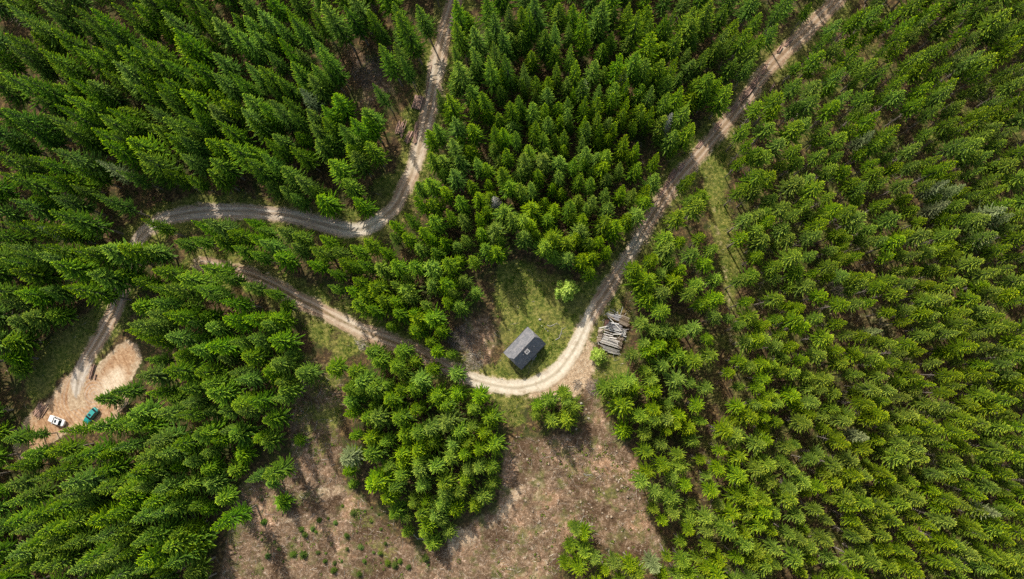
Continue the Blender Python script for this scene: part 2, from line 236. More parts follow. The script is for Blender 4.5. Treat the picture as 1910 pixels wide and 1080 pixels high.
def road_mat(name, dusty):
    m, nt = mat(name); cc, hh = cover(nt)
    u = attr(nt, 'across'); au = math_(nt, 'ABSOLUTE', u)
    pos = nt.nodes.new('ShaderNodeNewGeometry').outputs['Position']
    uv = nt.nodes.new('ShaderNodeUVMap').outputs[0]
    mp = nt.nodes.new('ShaderNodeMapping'); mp.inputs['Scale'].default_value = (3.4, 0.12, 1); nt.links.new(uv, mp.inputs[0])
    streak = noise(nt, mp.outputs[0], 1.0, 5, 0.65); n1 = noise(nt, pos, 0.18, 4, 0.6); n2 = noise(nt, pos, 1.6, 6, 0.7); n3 = noise(nt, pos, 7.0, 3, 0.7)
    pale = attr(nt, 'pale')
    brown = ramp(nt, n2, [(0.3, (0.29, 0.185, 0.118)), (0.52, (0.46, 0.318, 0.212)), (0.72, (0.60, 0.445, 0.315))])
    dust = ramp(nt, n2, [(0.3, (0.50, 0.41, 0.30)), (0.5, (0.70, 0.62, 0.49)), (0.7, (0.84, 0.78, 0.66))])  # dry pale dust, also used to paint the sun patches
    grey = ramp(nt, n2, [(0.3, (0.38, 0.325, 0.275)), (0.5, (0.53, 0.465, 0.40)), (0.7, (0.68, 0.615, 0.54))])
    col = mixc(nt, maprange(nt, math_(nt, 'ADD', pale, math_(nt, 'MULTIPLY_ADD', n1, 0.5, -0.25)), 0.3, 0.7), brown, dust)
    gv = attr(nt, 'gravel')
    col = mixc(nt, maprange(nt, math_(nt, 'ADD', gv, math_(nt, 'MULTIPLY_ADD', streak, 0.9, -0.45)), 0.35, 0.7), col, grey)
    # wheel ruts: two packed paler bands, a rougher darker strip between them
    col = mixc(nt, maprange(nt, noise(nt, pos, 0.5, 3, 0.6), 0.54, 0.66, 0, 0.5), col, mixc(nt, 1.0, col, (0.62, 0.56, 0.50), 'MULTIPLY'))
    rut = maprange(nt, math_(nt, 'ABSOLUTE', math_(nt, 'SUBTRACT', au, 0.45)), 0.10, 0.26, 1.0, 0.0)
    rutf = math_(nt, 'MULTIPLY', rut, maprange(nt, streak, 0.3, 0.6, 0.25, 0.8))
    col = mixc(nt, rutf, mixc(nt, 0.75, col, mixc(nt, 1.0, col, (0.72, 0.69, 0.66), 'MULTIPLY')), mixc(nt, 0.5, col, (0.60, 0.52, 0.41)))
    mid = math_(nt, 'MULTIPLY', maprange(nt, au, 0.05, 0.24, 1.0, 0.0), math_(nt, 'MAXIMUM', attr(nt, 'verge'), 0.45))
    col = mixc(nt, math_(nt, 'MULTIPLY', mid, maprange(nt, n2, 0.38, 0.58)), col, (0.17, 0.13, 0.06))
    col = mixc(nt, maprange(nt, n3, 0.55, 0.75, 0, 0.22), col, (0.17, 0.125, 0.09))
    edge = maprange(nt, math_(nt, 'ADD', math_(nt, 'ADD', math_(nt, 'ADD', au, attr(nt, 'fade')), math_(nt, 'MULTIPLY_ADD', n2, 1.1, -0.55)), math_(nt, 'MULTIPLY_ADD', n1, 0.8, -0.40)), 0.84, 1.2)
    finish(nt, mixc(nt, edge, col, cc), 0.95, math_(nt, 'ADD', n2, math_(nt, 'MULTIPLY', streak, 0.5)), 0.35, 0.08, 0.1)
    return m
M['road'] = road_mat('packed_dirt_road', 0)

def yard_mat():
    m, nt = mat('bare_yard_soil'); cc, hh = cover(nt)
    pos = nt.nodes.new('ShaderNodeNewGeometry').outputs['Position']
    sd = attr(nt, 'edge')
    c0 = P(175, 735)
    vs = nt.nodes.new('ShaderNodeVectorMath'); vs.operation = 'SUBTRACT'; nt.links.new(pos, vs.inputs[0]); vs.inputs[1].default_value = (float(c0[0]), float(c0[1]), 0)
    n1 = noise(nt, pos, 0.2, 4, 0.6); n2 = noise(nt, pos, 1.5, 6, 0.7); n3 = noise(nt, pos, 6, 4, 0.7)
    wv = nt.nodes.new('ShaderNodeTexWave'); wv.wave_type = 'RINGS'; wv.rings_direction = 'Z'; wv.inputs['Scale'].default_value = 0.35; wv.inputs['Distortion'].default_value = 5.0; wv.inputs['Detail'].default_value = 3; wv.inputs['Detail Scale'].default_value = 0.5
    nt.links.new(vs.outputs[0], wv.inputs[0])
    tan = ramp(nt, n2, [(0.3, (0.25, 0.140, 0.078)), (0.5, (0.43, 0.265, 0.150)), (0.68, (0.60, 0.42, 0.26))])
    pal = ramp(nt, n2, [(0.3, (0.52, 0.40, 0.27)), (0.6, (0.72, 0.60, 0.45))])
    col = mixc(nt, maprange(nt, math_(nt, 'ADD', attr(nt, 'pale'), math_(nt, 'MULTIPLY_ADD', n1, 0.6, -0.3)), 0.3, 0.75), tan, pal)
    col = mixc(nt, math_(nt, 'MULTIPLY', maprange(nt, wv.outputs[1], 0.4, 0.9, 0, 0.45), attr(nt, 'gravel')), col, (0.52, 0.48, 0.43))
    col = mixc(nt, maprange(nt, n3, 0.52, 0.75, 0, 0.5), col, (0.15, 0.09, 0.055))
    mp = nt.nodes.new('ShaderNodeMapping'); mp.inputs['Rotation'].default_value = (0, 0, math.radians(-57)); mp.inputs['Scale'].default_value = (.12, 1.5, 1); L(nt, pos, mp.inputs[0])
    mp.vector_type = 'TEXTURE'; mp.inputs['Scale'].default_value = (7, .55, 1)
    st2 = noise(nt, mp.outputs[0], 1.0, 4, .65)
    col = mixc(nt, maprange(nt, st2, .47, .64, 0, .55), col, mixc(nt, 1.0, col, (.60, .50, .42), 'MULTIPLY'))
    col = mixc(nt, maprange(nt, n1, .5, .64, 0, .6), col, mixc(nt, 1.0, col, (.66, .54, .46), 'MULTIPLY'))
    e = maprange(nt, math_(nt, 'ADD', math_(nt, 'ADD', sd, math_(nt, 'MULTIPLY_ADD', n2, 4.0, -2.0)), math_(nt, 'MULTIPLY_ADD', n1, 7.5, -3.75)), -1.6, 0.5)
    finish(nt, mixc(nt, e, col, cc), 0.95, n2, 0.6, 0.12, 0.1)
    return m
M['yard'] = yard_mat()

def foliage_mat(name, dark, light, tipc, trans=0.22, var=1.0):
    m, nt = mat(name)
    t = attr(nt, 'tip'); oi = nt.nodes.new('ShaderNodeObjectInfo')
    pos = nt.nodes.new('ShaderNodeNewGeometry').outputs['Position']
    n1 = noise(nt, pos, 0.02, 2, 0.5); n2 = noise(nt, pos, 3.0, 3, 0.7)
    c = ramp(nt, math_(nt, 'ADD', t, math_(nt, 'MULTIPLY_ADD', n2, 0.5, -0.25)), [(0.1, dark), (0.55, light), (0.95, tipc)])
    hs = nt.nodes.new('ShaderNodeHueSaturation')
    L(nt, c, hs.inputs['Color'])
    r = oi.outputs['Random']
    sx_ = nt.nodes.new('ShaderNodeSeparateXYZ'); L(nt, pos, sx_.inputs[0])
    stand = maprange(nt, math_(nt, 'SUBTRACT', sx_.outputs[0], sx_.outputs[1]), -110.0, 110.0, 0.020, -0.004)  # stand tone; yellower look of sunlit lower-right crowns is put into it too
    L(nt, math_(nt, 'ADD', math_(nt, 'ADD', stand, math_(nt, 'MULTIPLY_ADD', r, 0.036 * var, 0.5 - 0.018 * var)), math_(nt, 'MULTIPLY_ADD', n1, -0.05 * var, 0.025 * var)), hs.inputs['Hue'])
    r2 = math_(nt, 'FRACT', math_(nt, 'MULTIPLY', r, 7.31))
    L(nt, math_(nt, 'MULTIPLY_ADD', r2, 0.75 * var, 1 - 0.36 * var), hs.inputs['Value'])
    r3 = math_(nt, 'FRACT', math_(nt, 'MULTIPLY', r, 13.7))
    L(nt, math_(nt, 'MULTIPLY_ADD', r3, 0.16, 0.96), hs.inputs['Saturation'])
    finish(nt, hs.outputs[0], 0.65, None, spec=0.25, trans=trans)
    return m
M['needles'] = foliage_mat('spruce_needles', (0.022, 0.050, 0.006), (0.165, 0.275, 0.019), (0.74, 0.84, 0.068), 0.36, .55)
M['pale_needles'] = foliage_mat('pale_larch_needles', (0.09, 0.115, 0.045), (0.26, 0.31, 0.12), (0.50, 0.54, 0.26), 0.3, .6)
M['leaves'] = foliage_mat('birch_leaves', (0.10, 0.17, 0.015), (0.34, 0.48, 0.05), (0.66, 0.76, 0.13), 0.4, 0.2)
M['shrub'] = foliage_mat('undergrowth_leaves', (0.03, 0.055, 0.009), (0.10, 0.15, 0.022), (0.22, 0.26, 0.05), 0.3, 0.8)
M['grass'] = foliage_mat('grass_blades', (0.05, 0.075, 0.012), (0.17, 0.20, 0.034), (0.34, 0.33, 0.09), 0.25, 0.3)

def simple(name, stops, scale=3.0, rough=0.9, stretch=None, bump=0.4, spec=0.2, coord='Object', metal=0.0, coat=0.0):
    m, nt = mat(name)
    tc = nt.nodes.new('ShaderNodeTexCoord').outputs[coord]
    if stretch:
        mp = nt.nodes.new('ShaderNodeMapping'); mp.inputs['Scale'].default_value = stretch; L(nt, tc, mp.inputs[0]); tc = mp.outputs[0]
    n = noise(nt, tc, scale, 5, 0.65)
    finish(nt, ramp(nt, n, stops), rough, n if bump else None, bump, 0.05, spec, metal, 0, coat)
    return m
M['bark'] = simple('grey_brown_bark', [(0.3, (0.12, 0.095, 0.078)), (0.55, (0.27, 0.23, 0.195)), (0.75, (0.46, 0.42, 0.37))], 4, stretch=(1, 1, .25))
M['dead'] = simple('silvery_dead_wood', [(0.3, (0.20, 0.185, 0.16)), (0.6, (0.40, 0.38, 0.34)), (0.8, (0.55, 0.53, 0.48))], 4, stretch=(1, 1, .3))
def logmat():
    m, nt = mat('log_bark')
    tc = nt.nodes.new('ShaderNodeTexCoord').outputs['Object']
    oi = nt.nodes.new('ShaderNodeObjectInfo').outputs['Random']
    mp = nt.nodes.new('ShaderNodeMapping'); mp.inputs['Scale'].default_value = (0.35, 3, 3); L(nt, tc, mp.inputs[0])
    ad = nt.nodes.new('ShaderNodeVectorMath'); ad.operation = 'ADD'; L(nt, mp.outputs[0], ad.inputs[0])
    cb = nt.nodes.new('ShaderNodeCombineXYZ'); L(nt, math_(nt, 'MULTIPLY', oi, 50.0), cb.inputs[0]); L(nt, cb.outputs[0], ad.inputs[1])
    n = noise(nt, ad.outputs[0], 3, 5, 0.7)
    c = ramp(nt, n, [(0.3, (0.15, 0.085, 0.062)), (0.5, (0.36, 0.225, 0.17)), (0.65, (0.52, 0.36, 0.28)), (0.8, (0.64, 0.50, 0.39))])
    hs = nt.nodes.new('ShaderNodeHueSaturation'); L(nt, c, hs.inputs['Color']); L(nt, math_(nt, 'MULTIPLY_ADD', oi, 0.8, 0.6), hs.inputs['Value'])
    finish(nt, hs.outputs[0], 0.9, n, 0.5, 0.03); return m
M['log'] = logmat()
M['cut'] = simple('fresh_cut_wood', [(0.3, (0.42, 0.29, 0.16)), (0.7, (0.60, 0.46, 0.29))], 9)
M['stumpwood'] = simple('weathered_stump_top', [(0.3, (0.26, 0.19, 0.12)), (0.7, (0.46, 0.36, 0.25))], 9)
M['twig'] = simple('dry_twigs', [(0.3, (0.15, 0.11, 0.08)), (0.5, (0.38, 0.31, 0.24)), (0.65, (0.72, 0.65, 0.55))], .9, bump=0)
M['greytwig'] = simple('grey_dry_brush', [(0.3, (0.13, 0.10, 0.085)), (0.55, (0.27, 0.22, 0.19)), (0.75, (0.42, 0.36, 0.31))], 1.2, bump=0)
M['stone'] = simple('pale_stone', [(0.3, (0.28, 0.25, 0.21)), (0.7, (0.50, 0.46, 0.38))], 4)

# ------------------------------------------------------------------ mesh helpers
def link(o, parent=None):
    C.objects.link(o)
    if parent: o.parent = parent
    return o
def mesh_np(name, v, f, mats, attrs=None, fmat=None, smooth=False):
    """v: (n,3); f: list of int arrays all of one length each, or (m,k) array(s) in a list"""
    me = bpy.data.meshes.new(name)
    fs = f if isinstance(f, list) else [f]
    v = np.asarray(v, np.float32)
    loops = np.concatenate([np.asarray(a, np.int32).ravel() for a in fs])
    sizes = np.concatenate([np.full(len(a), np.asarray(a).shape[1], np.int32) for a in fs])
    me.vertices.add(len(v)); me.vertices.foreach_set('co', v.ravel())
    me.loops.add(len(loops)); me.loops.foreach_set('vertex_index', loops)
    me.polygons.add(len(sizes))
    me.polygons.foreach_set('loop_start', np.concatenate([[0], np.cumsum(sizes)[:-1]]).astype(np.int32))
    if fmat is not None: me.polygons.foreach_set('material_index', np.asarray(fmat, np.int32))
    me.update(calc_edges=True)
    for k, a in (attrs or {}).items():
        at = me.attributes.new(k, 'FLOAT', 'POINT'); at.data.foreach_set('value', np.asarray(a, np.float32))
    for m_ in (mats if isinstance(mats, (list, tuple)) else [mats]): me.materials.append(m_)
    me.polygons.foreach_set('use_smooth', np.full(len(sizes), smooth))
    me.validate()
    return me
class MB:
    """collects boxes, tubes and free faces for one mesh"""
    def __init__(s): s.v = []; s.q = []; s.mi = []
    def add(s, vs, fs, mi=0):
        b = len(s.v); s.v += [tuple(x) for x in vs]
        for f in fs: s.q.append([i + b for i in f]); s.mi.append(mi)
    def box(s, c, size, R=None, mi=0, taper=1.0):
        x, y, z = [k / 2 for k in size]
        vs = [Vector((a * x * (taper if cz > 0 else 1), b * y * (taper if cz > 0 else 1), cz * z)) for cz in (-1, 1) for a, b in ((-1, -1), (1, -1), (1, 1), (-1, 1))]
        if R is not None: vs = [R @ p for p in vs]
        s.add([p + Vector(c) for p in vs], [(3, 2, 1, 0), (4, 5, 6, 7), (0, 1, 5, 4), (1, 2, 6, 5), (2, 3, 7, 6), (3, 0, 4, 7)], mi)
    def tube(s, pts, radii, n=6, mi=0, capmi=None):
        pts = [Vector(p) for p in pts]; rings = []
        for i, p in enumerate(pts):
            d = (pts[min(i + 1, len(pts) - 1)] - pts[max(i - 1, 0)]).normalized()
            a = d.orthogonal().normalized() if i == 0 else (a - d * a.dot(d)).normalized()
            b = d.cross(a)
            rings.append([p + (a * math.cos(k * 2 * PI / n) + b * math.sin(k * 2 * PI / n)) * radii[i] for k in range(n)])
        fs = [(i * n + k, i * n + (k + 1) % n, (i + 1) * n + (k + 1) % n, (i + 1) * n + k) for i in range(len(pts) - 1) for k in range(n)]
        s.add([p for r in rings for p in r], fs, mi)
        cm = mi if capmi is None else capmi
        s.add(rings[0][::-1], [tuple(range(n))], cm); s.add(rings[-1], [tuple(range(n))], cm)
    def mesh(s, name, mats, smooth=False):
        me = bpy.data.meshes.new(name); me.from_pydata(s.v, [], s.q)
        for m_ in (mats if isinstance(mats, (list, tuple)) else [mats]): me.materials.append(m_)
        me.polygons.foreach_set('material_index', s.mi); me.polygons.foreach_set('use_smooth', [smooth] * len(s.q)); me.update()
        return me
    def obj(s, name, mats, parent=None, smooth=False):
        return link(bpy.data.objects.new(name, s.mesh(name, mats, smooth)), parent)
def tag(o, label=None, cat=None, group=None, kind=None):
    if label: o['label'] = label
    if cat: o['category'] = cat
    if group: o['group'] = group
    if kind: o['kind'] = kind
    return o
def thing(name, loc, rz=0.0, label=None, cat=None, group=None):
    o = bpy.data.objects.new(name, None); o.empty_display_size = 0.5; link(o)
    o.location = [float(k) for k in loc]; o.rotation_euler = (0, 0, rz)
    return tag(o, label, cat, group)
def bevel(o, w=0.03, seg=2):
    md = o.modifiers.new('bevel', 'BEVEL'); md.width = w; md.segments = seg; md.limit_method = 'ANGLE'
    return o
def pxdir(dx, dy): return math.atan2(-dy, dx)

# ------------------------------------------------------------------ world-space copies of the layout
def wpoly(pts):
    a = np.array(pts, float); w = P(a[:, 0], a[:, 1]); return [(float(x), float(y)) for x, y, z in w]
def catmull(pts, step):
    p = np.array(pts, float); p = np.vstack([2 * p[0] - p[1], p, 2 * p[-1] - p[-2]]); out = []
    for i in range(1, len(p) - 2):
        n = max(2, int(np.hypot(*(p[i + 1] - p[i])) / step))
        for k in range(n):
            t = k / n
            out.append(0.5 * ((2 * p[i]) + (p[i + 1] - p[i - 1]) * t + (2 * p[i - 1] - 5 * p[i] + 4 * p[i + 1] - p[i + 2]) * t * t + (3 * p[i] - p[i - 1] - 3 * p[i + 1] + p[i + 2]) * t ** 3))
    out.append(p[-2]); return np.array(out)
WUP = catmull(wpoly(ROAD_UP), 0.6); WLOW = catmull(wpoly(ROAD_LOW), 0.6); WTR = catmull(wpoly(TRAIL), 0.6)
WYARD = wpoly(YARD)
def thin(a, k=5): return [tuple(x) for x in a[::k]] + [tuple(a[-1])]
TUP, TLOW, TTR = thin(WUP), thin(WLOW), thin(WTR)

GRASS = [([(1400,0),(1980,0),(1980,1150),(1300,1150),(1260,800),(1400,300)], .42), ([(926,490),(960,476),(1000,488),(1040,512),(1095,516),(1140,522),(1152,534),(1112,592),(1085,650),(1040,702),(960,712),(915,702),(934,650),(930,596),(912,560)], .68), (OPEN[1], .35), (OPEN[4], .62), (OPEN[6], .62), (OPEN[7], .75), (OPEN[8], .75), (OPEN[9], .8), (OPEN[10], .45), (OPEN[12], .6),
 ([(1092,676),(1160,664),(1200,720),(1170,770),(1128,764),(1110,730)], .95), ([(936,736),(985,735),(975,770),(985,790),(950,800),(930,770)], .8), ([(1385,480),(1440,520),(1500,700),(1440,760),(1390,640)], .42), ([(1225,560),(1330,600),(1360,760),(1300,860),(1240,700)], .38),
 ([(1110,790),(1190,850),(1200,950),(1120,980),(1030,900),(1060,850)], .30), ([(640,900),(700,960),(760,1030),(720,1060),(640,980)], .42), ([(556,640),(640,690),(644,760),(632,830),(600,862),(562,800),(552,700)], .5), ([(440,640),(560,620),(600,700),(560,800),(500,760)], .4)]
SLASH = [([(846,600),(915,574),(932,630),(915,700),(862,672)], .62), (OPEN[2], 1.0), (OPEN[3], 1.0), (OPEN[5], .6), (OPEN[1], .4), ([(560,640),(640,690),(650,760),(560,760)], .6)]
SOIL = [([(1050,690),(1096,636),(1112,640),(1114,690),(1100,716),(1072,744),(1030,752),(980,744),(985,730)], .8), ([(1084,700),(1108,700),(1122,740),(1096,740)], .6), ([(930,696),(960,708),(920,710)], .5),
 ([(966,898),(990,902),(940,975),(905,990)], .75), ([(820,985),(880,975),(900,1010),(840,1040)], .6), ([(590,905),(640,900),(650,930),(590,940)], .5), ([(520,960),(560,955),(560,985),(520,990)], .48), ([(1000,900),(1012,898),(1000,990),(985,990)], .5), ([(1040,1010),(1052,1010),(1000,1080),(980,1080)], .5), ([(1500,560),(1560,500),(1640,560),(1700,640),(1720,720),(1620,640)], .36), ([(812,110),(836,130),(832,190),(812,180)], .55), ([(236,640),(262,650),(262,690),(240,690)], .5)]
WG = [(wpoly(p), w) for p, w in GRASS]; WS = [(wpoly(p), w) for p, w in SLASH]; WSO = [(wpoly(p), w) for p, w in SOIL]
def cover_attrs(x, y):
    g = np.zeros(len(x)); s = np.zeros(len(x)); so = np.zeros(len(x))
    for p, w in WG: g = np.maximum(g, w * sstep(2.0, -2.0, sdf(x, y, p)))
    for p, w in WS: s = np.maximum(s, w * sstep(2.5, -2.5, sdf(x, y, p)))
    for p, w in WSO: so = np.maximum(so, w * sstep(1.8, -1.8, sdf(x, y, p)))
    dr = np.minimum(seg_dist(x, y, TUP), seg_dist(x, y, TLOW))
    g = np.maximum(g, 0.62 * sstep(8.0, 3.0, dr))
    so = np.maximum(so, 0.50 * sstep(3.8, 1.6, dr))
    dyd = sdf(x, y, WYARD); so = np.maximum(so, .85 * sstep(2.5, -.5, dyd)); g = g * sstep(-1.0, 3.0, dyd)
    dt = seg_dist(x, y, TTR); so = np.maximum(so, 0.34 * sstep(1.6, .3, dt))
    return g, s, so, dr

# ------------------------------------------------------------------ ground
x0, x1, y0, y1, st = -175, 150, -90, 125, 0.42
gx = np.arange(x0, x1 + st / 2, st); gy = np.arange(y0, y1 + st / 2, st)
X, Y = np.meshgrid(gx, gy); xs = X.ravel(); ys = Y.ravel()
g_, s_, so_, dr_ = cover_attrs(xs, ys)
dy_ = sdf(xs, ys, WYARD)
rough = sstep(2.4, 6, dr_) * sstep(0.5, 4, dy_)
zs = terrain(xs, ys) + rough * (0.55 * (fbm(xs / 1.7, ys / 1.7, 31, 4) - 0.5) * (0.5 + 0.8 * s_) + 0.5 * (fbm(xs / 7, ys / 7, 37, 2) - 0.5)) - 0.02
nx, ny = len(gx), len(gy)
ii = np.arange(nx * ny).reshape(ny, nx)
quads = np.stack([ii[:-1, :-1], ii[:-1, 1:], ii[1:, 1:], ii[1:, :-1]], -1).reshape(-1, 4)
# outer ring reaching the horizon
ring = [(x0, y0), (x1, y0), (x1, y1), (x0, y1)]
corner = [0, nx - 1, nx * ny - 1, nx * (ny - 1)]
vs = np.stack([xs, ys, zs], -1)
BIG = 4000
outer = np.array([(-BIG, -BIG, -8), (BIG, -BIG, -8), (BIG, BIG, -8), (-BIG, BIG, -8)], float)
nb = len(vs); vs = np.vstack([vs, outer])
edges_idx = [list(ii[0, :]), list(ii[:, -1]), list(ii[-1, ::-1]), list(ii[::-1, 0])]
tris = []
for k in range(4):
    e = edges_idx[k]; h2 = len(e) // 2
    o1, o2 = nb + k, nb + (k + 1) % 4
    for a, b in zip(e[:-1], e[1:]):
        tris.append((a, o1 if e.index(a) < h2 else o2, b)) if False else None
    arr = np.array(e); a = arr[:-1]; b = arr[1:]
    sel = np.where(np.arange(len(a)) < h2, o1, o2)
    tris += list(np.stack([a, sel, b], -1)); tris.append(np.array([arr[h2], o1, o2]))
tris = np.array(tris)
pad = lambda a: np.concatenate([a, np.zeros(4)])
me = mesh_np('ground', vs, [quads, tris], M['ground'], {'grass': pad(g_), 'slash': pad(s_), 'soil': pad(so_)}, smooth=True)
tag(link(bpy.data.objects.new('ground', me)), kind='structure')
def ground_z(x, y):
    """height of the built ground sheet"""
    x = np.clip(np.asarray(x, float), x0, x1 - st * 1.01); y = np.clip(np.asarray(y, float), y0, y1 - st * 1.01)
    i = ((x - x0) / st).astype(int); j = ((y - y0) / st).astype(int)
    fx = (x - x0) / st - i; fy = (y - y0) / st - j
    zz = zs.reshape(ny, nx)
    return (zz[j, i] * (1 - fx) + zz[j, i + 1] * fx) * (1 - fy) + (zz[j + 1, i] * (1 - fx) + zz[j + 1, i + 1] * fx) * fy

# ------------------------------------------------------------------ roads and yard
blob = lambda px, py, cx, cy, r: np.exp(-((px - cx) ** 2 + (py - cy) ** 2) / r ** 2)
def road(name, pts, width, lift, paleness, gravelness, verge):
    p = np.asarray(pts); d = np.gradient(p, axis=0); d /= np.linalg.norm(d, axis=1)[:, None]; n = np.stack([-d[:, 1], d[:, 0]], -1)
    s = np.concatenate([[0], np.cumsum(np.linalg.norm(np.diff(p, axis=0), axis=1))])
    us = np.linspace(-1.5, 1.5, 19)
    wv = width * (1 + 0.45 * (fbm(s / 7, s * 0, 77, 3) - 0.5))
    bqx, bqy = pix(p[:, 0], p[:, 1], 0 * p[:, 0]); wv = wv * (1 + .32 * blob(bqx, bqy, 1035, 692, 75))
    XY = p[:, None, :] + n[:, None, :] * (us[None, :, None] * wv[:, None, None] / 2)
    x = XY[..., 0].ravel(); y = XY[..., 1].ravel()
    u = np.tile(us, len(p)); sv = np.repeat(s, len(us))
    z = terrain(x, y) + lift - 0.025 * np.exp(-((np.abs(u) - 0.45) / 0.14) ** 2) - 0.20 * sstep(1.1, 1.5, np.abs(u))
    k = np.arange(len(p) * len(us)).reshape(len(p), len(us))
    q = np.stack([k[:-1, :-1], k[1:, :-1], k[1:, 1:], k[:-1, 1:]], -1).reshape(-1, 4)
    g, sl, so, _ = cover_attrs(x, y)
    px, py = pix(x, y, z)
    me = mesh_np(name, np.stack([x, y, z], -1), q, M['road'], {'across': u, 'grass': g, 'slash': sl, 'soil': so, 'pale': paleness(px, py), 'gravel': gravelness(px, py), 'verge': verge(px, py), 'fade': 1.2 * sstep(7, .5, s[-1] - sv) * (name == 'gravel_road')}, smooth=True)
    uvl = me.uv_layers.new(name='UVMap'); lv = np.zeros(len(me.loops), np.int32); me.loops.foreach_get('vertex_index', lv)
    uvl.data.foreach_set('uv', np.stack([u[lv], sv[lv]], -1).astype(np.float32).ravel())
    return tag(link(bpy.data.objects.new(name, me)), kind='structure')
blob = lambda px, py, cx, cy, r: np.exp(-((px - cx) ** 2 + (py - cy) ** 2) / r ** 2)
road('gravel_road', WUP, 3.7, 0.05,
     lambda px, py: 0.2 + 0.3 * blob(px, py, 820, 120, 60) + 0.5 * blob(px, py, 680, 425, 60) + 0.3 * blob(px, py, 780, 290, 80),  # pale spots: sun patches put into the road colour
     lambda px, py: np.clip(0.5 * sstep(760, 640, px) * sstep(330, 380, py) * sstep(520, 460, py) + 0.6 * sstep(620, 700, py) + 0.05, 0, 1),
     lambda px, py: 0.5 * sstep(480, 560, py) * sstep(700, 640, py) + 0.1)
road('dirt_track', WLOW, 3.2, 0.06,
     lambda px, py: 0.22 + 0.9 * sstep(840, 930, px) * sstep(1130, 1060, px) + 0.25 * blob(px, py, 640, 610, 90) + 0.3 * blob(px, py, 1185, 455, 60) - .05 * sstep(1180, 1240, px),  # sunny bend and sun patches put into the track colour
     lambda px, py: 0.05 + 0 * px,
     lambda px, py: 1.0 * sstep(900, 760, px))
# yard sheet
yx = np.arange(min(a for a, b in WYARD) - 3, max(a for a, b in WYARD) + 3, 0.4); yy = np.arange(min(b for a, b in WYARD) - 3, max(b for a, b in WYARD) + 3, 0.4)
YX, YY = np.meshgrid(yx, yy); fx, fy = YX.ravel(), YY.ravel(); sd = sdf(fx, fy, WYARD)
k = np.arange(len(fx)).reshape(YX.shape); q = np.stack([k[:-1, :-1], k[:-1, 1:], k[1:, 1:], k[1:, :-1]], -1).reshape(-1, 4)
q = q[(sd[q] < 2.2).all(1)]
used = np.unique(q); remap = np.full(len(fx), -1); remap[used] = np.arange(len(used)); q = remap[q]; fx, fy, sd = fx[used], fy[used], sd[used]
g, sl, so, _ = cover_attrs(fx, fy); px, py = pix(fx, fy, terrain(fx, fy))
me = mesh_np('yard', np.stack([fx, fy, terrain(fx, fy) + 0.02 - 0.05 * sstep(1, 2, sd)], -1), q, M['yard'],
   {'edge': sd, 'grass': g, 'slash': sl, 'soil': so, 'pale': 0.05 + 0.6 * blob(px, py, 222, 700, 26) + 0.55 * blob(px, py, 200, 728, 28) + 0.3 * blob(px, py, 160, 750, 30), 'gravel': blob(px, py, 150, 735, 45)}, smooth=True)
tag(link(bpy.data.objects.new('dirt_yard', me)), kind='structure')

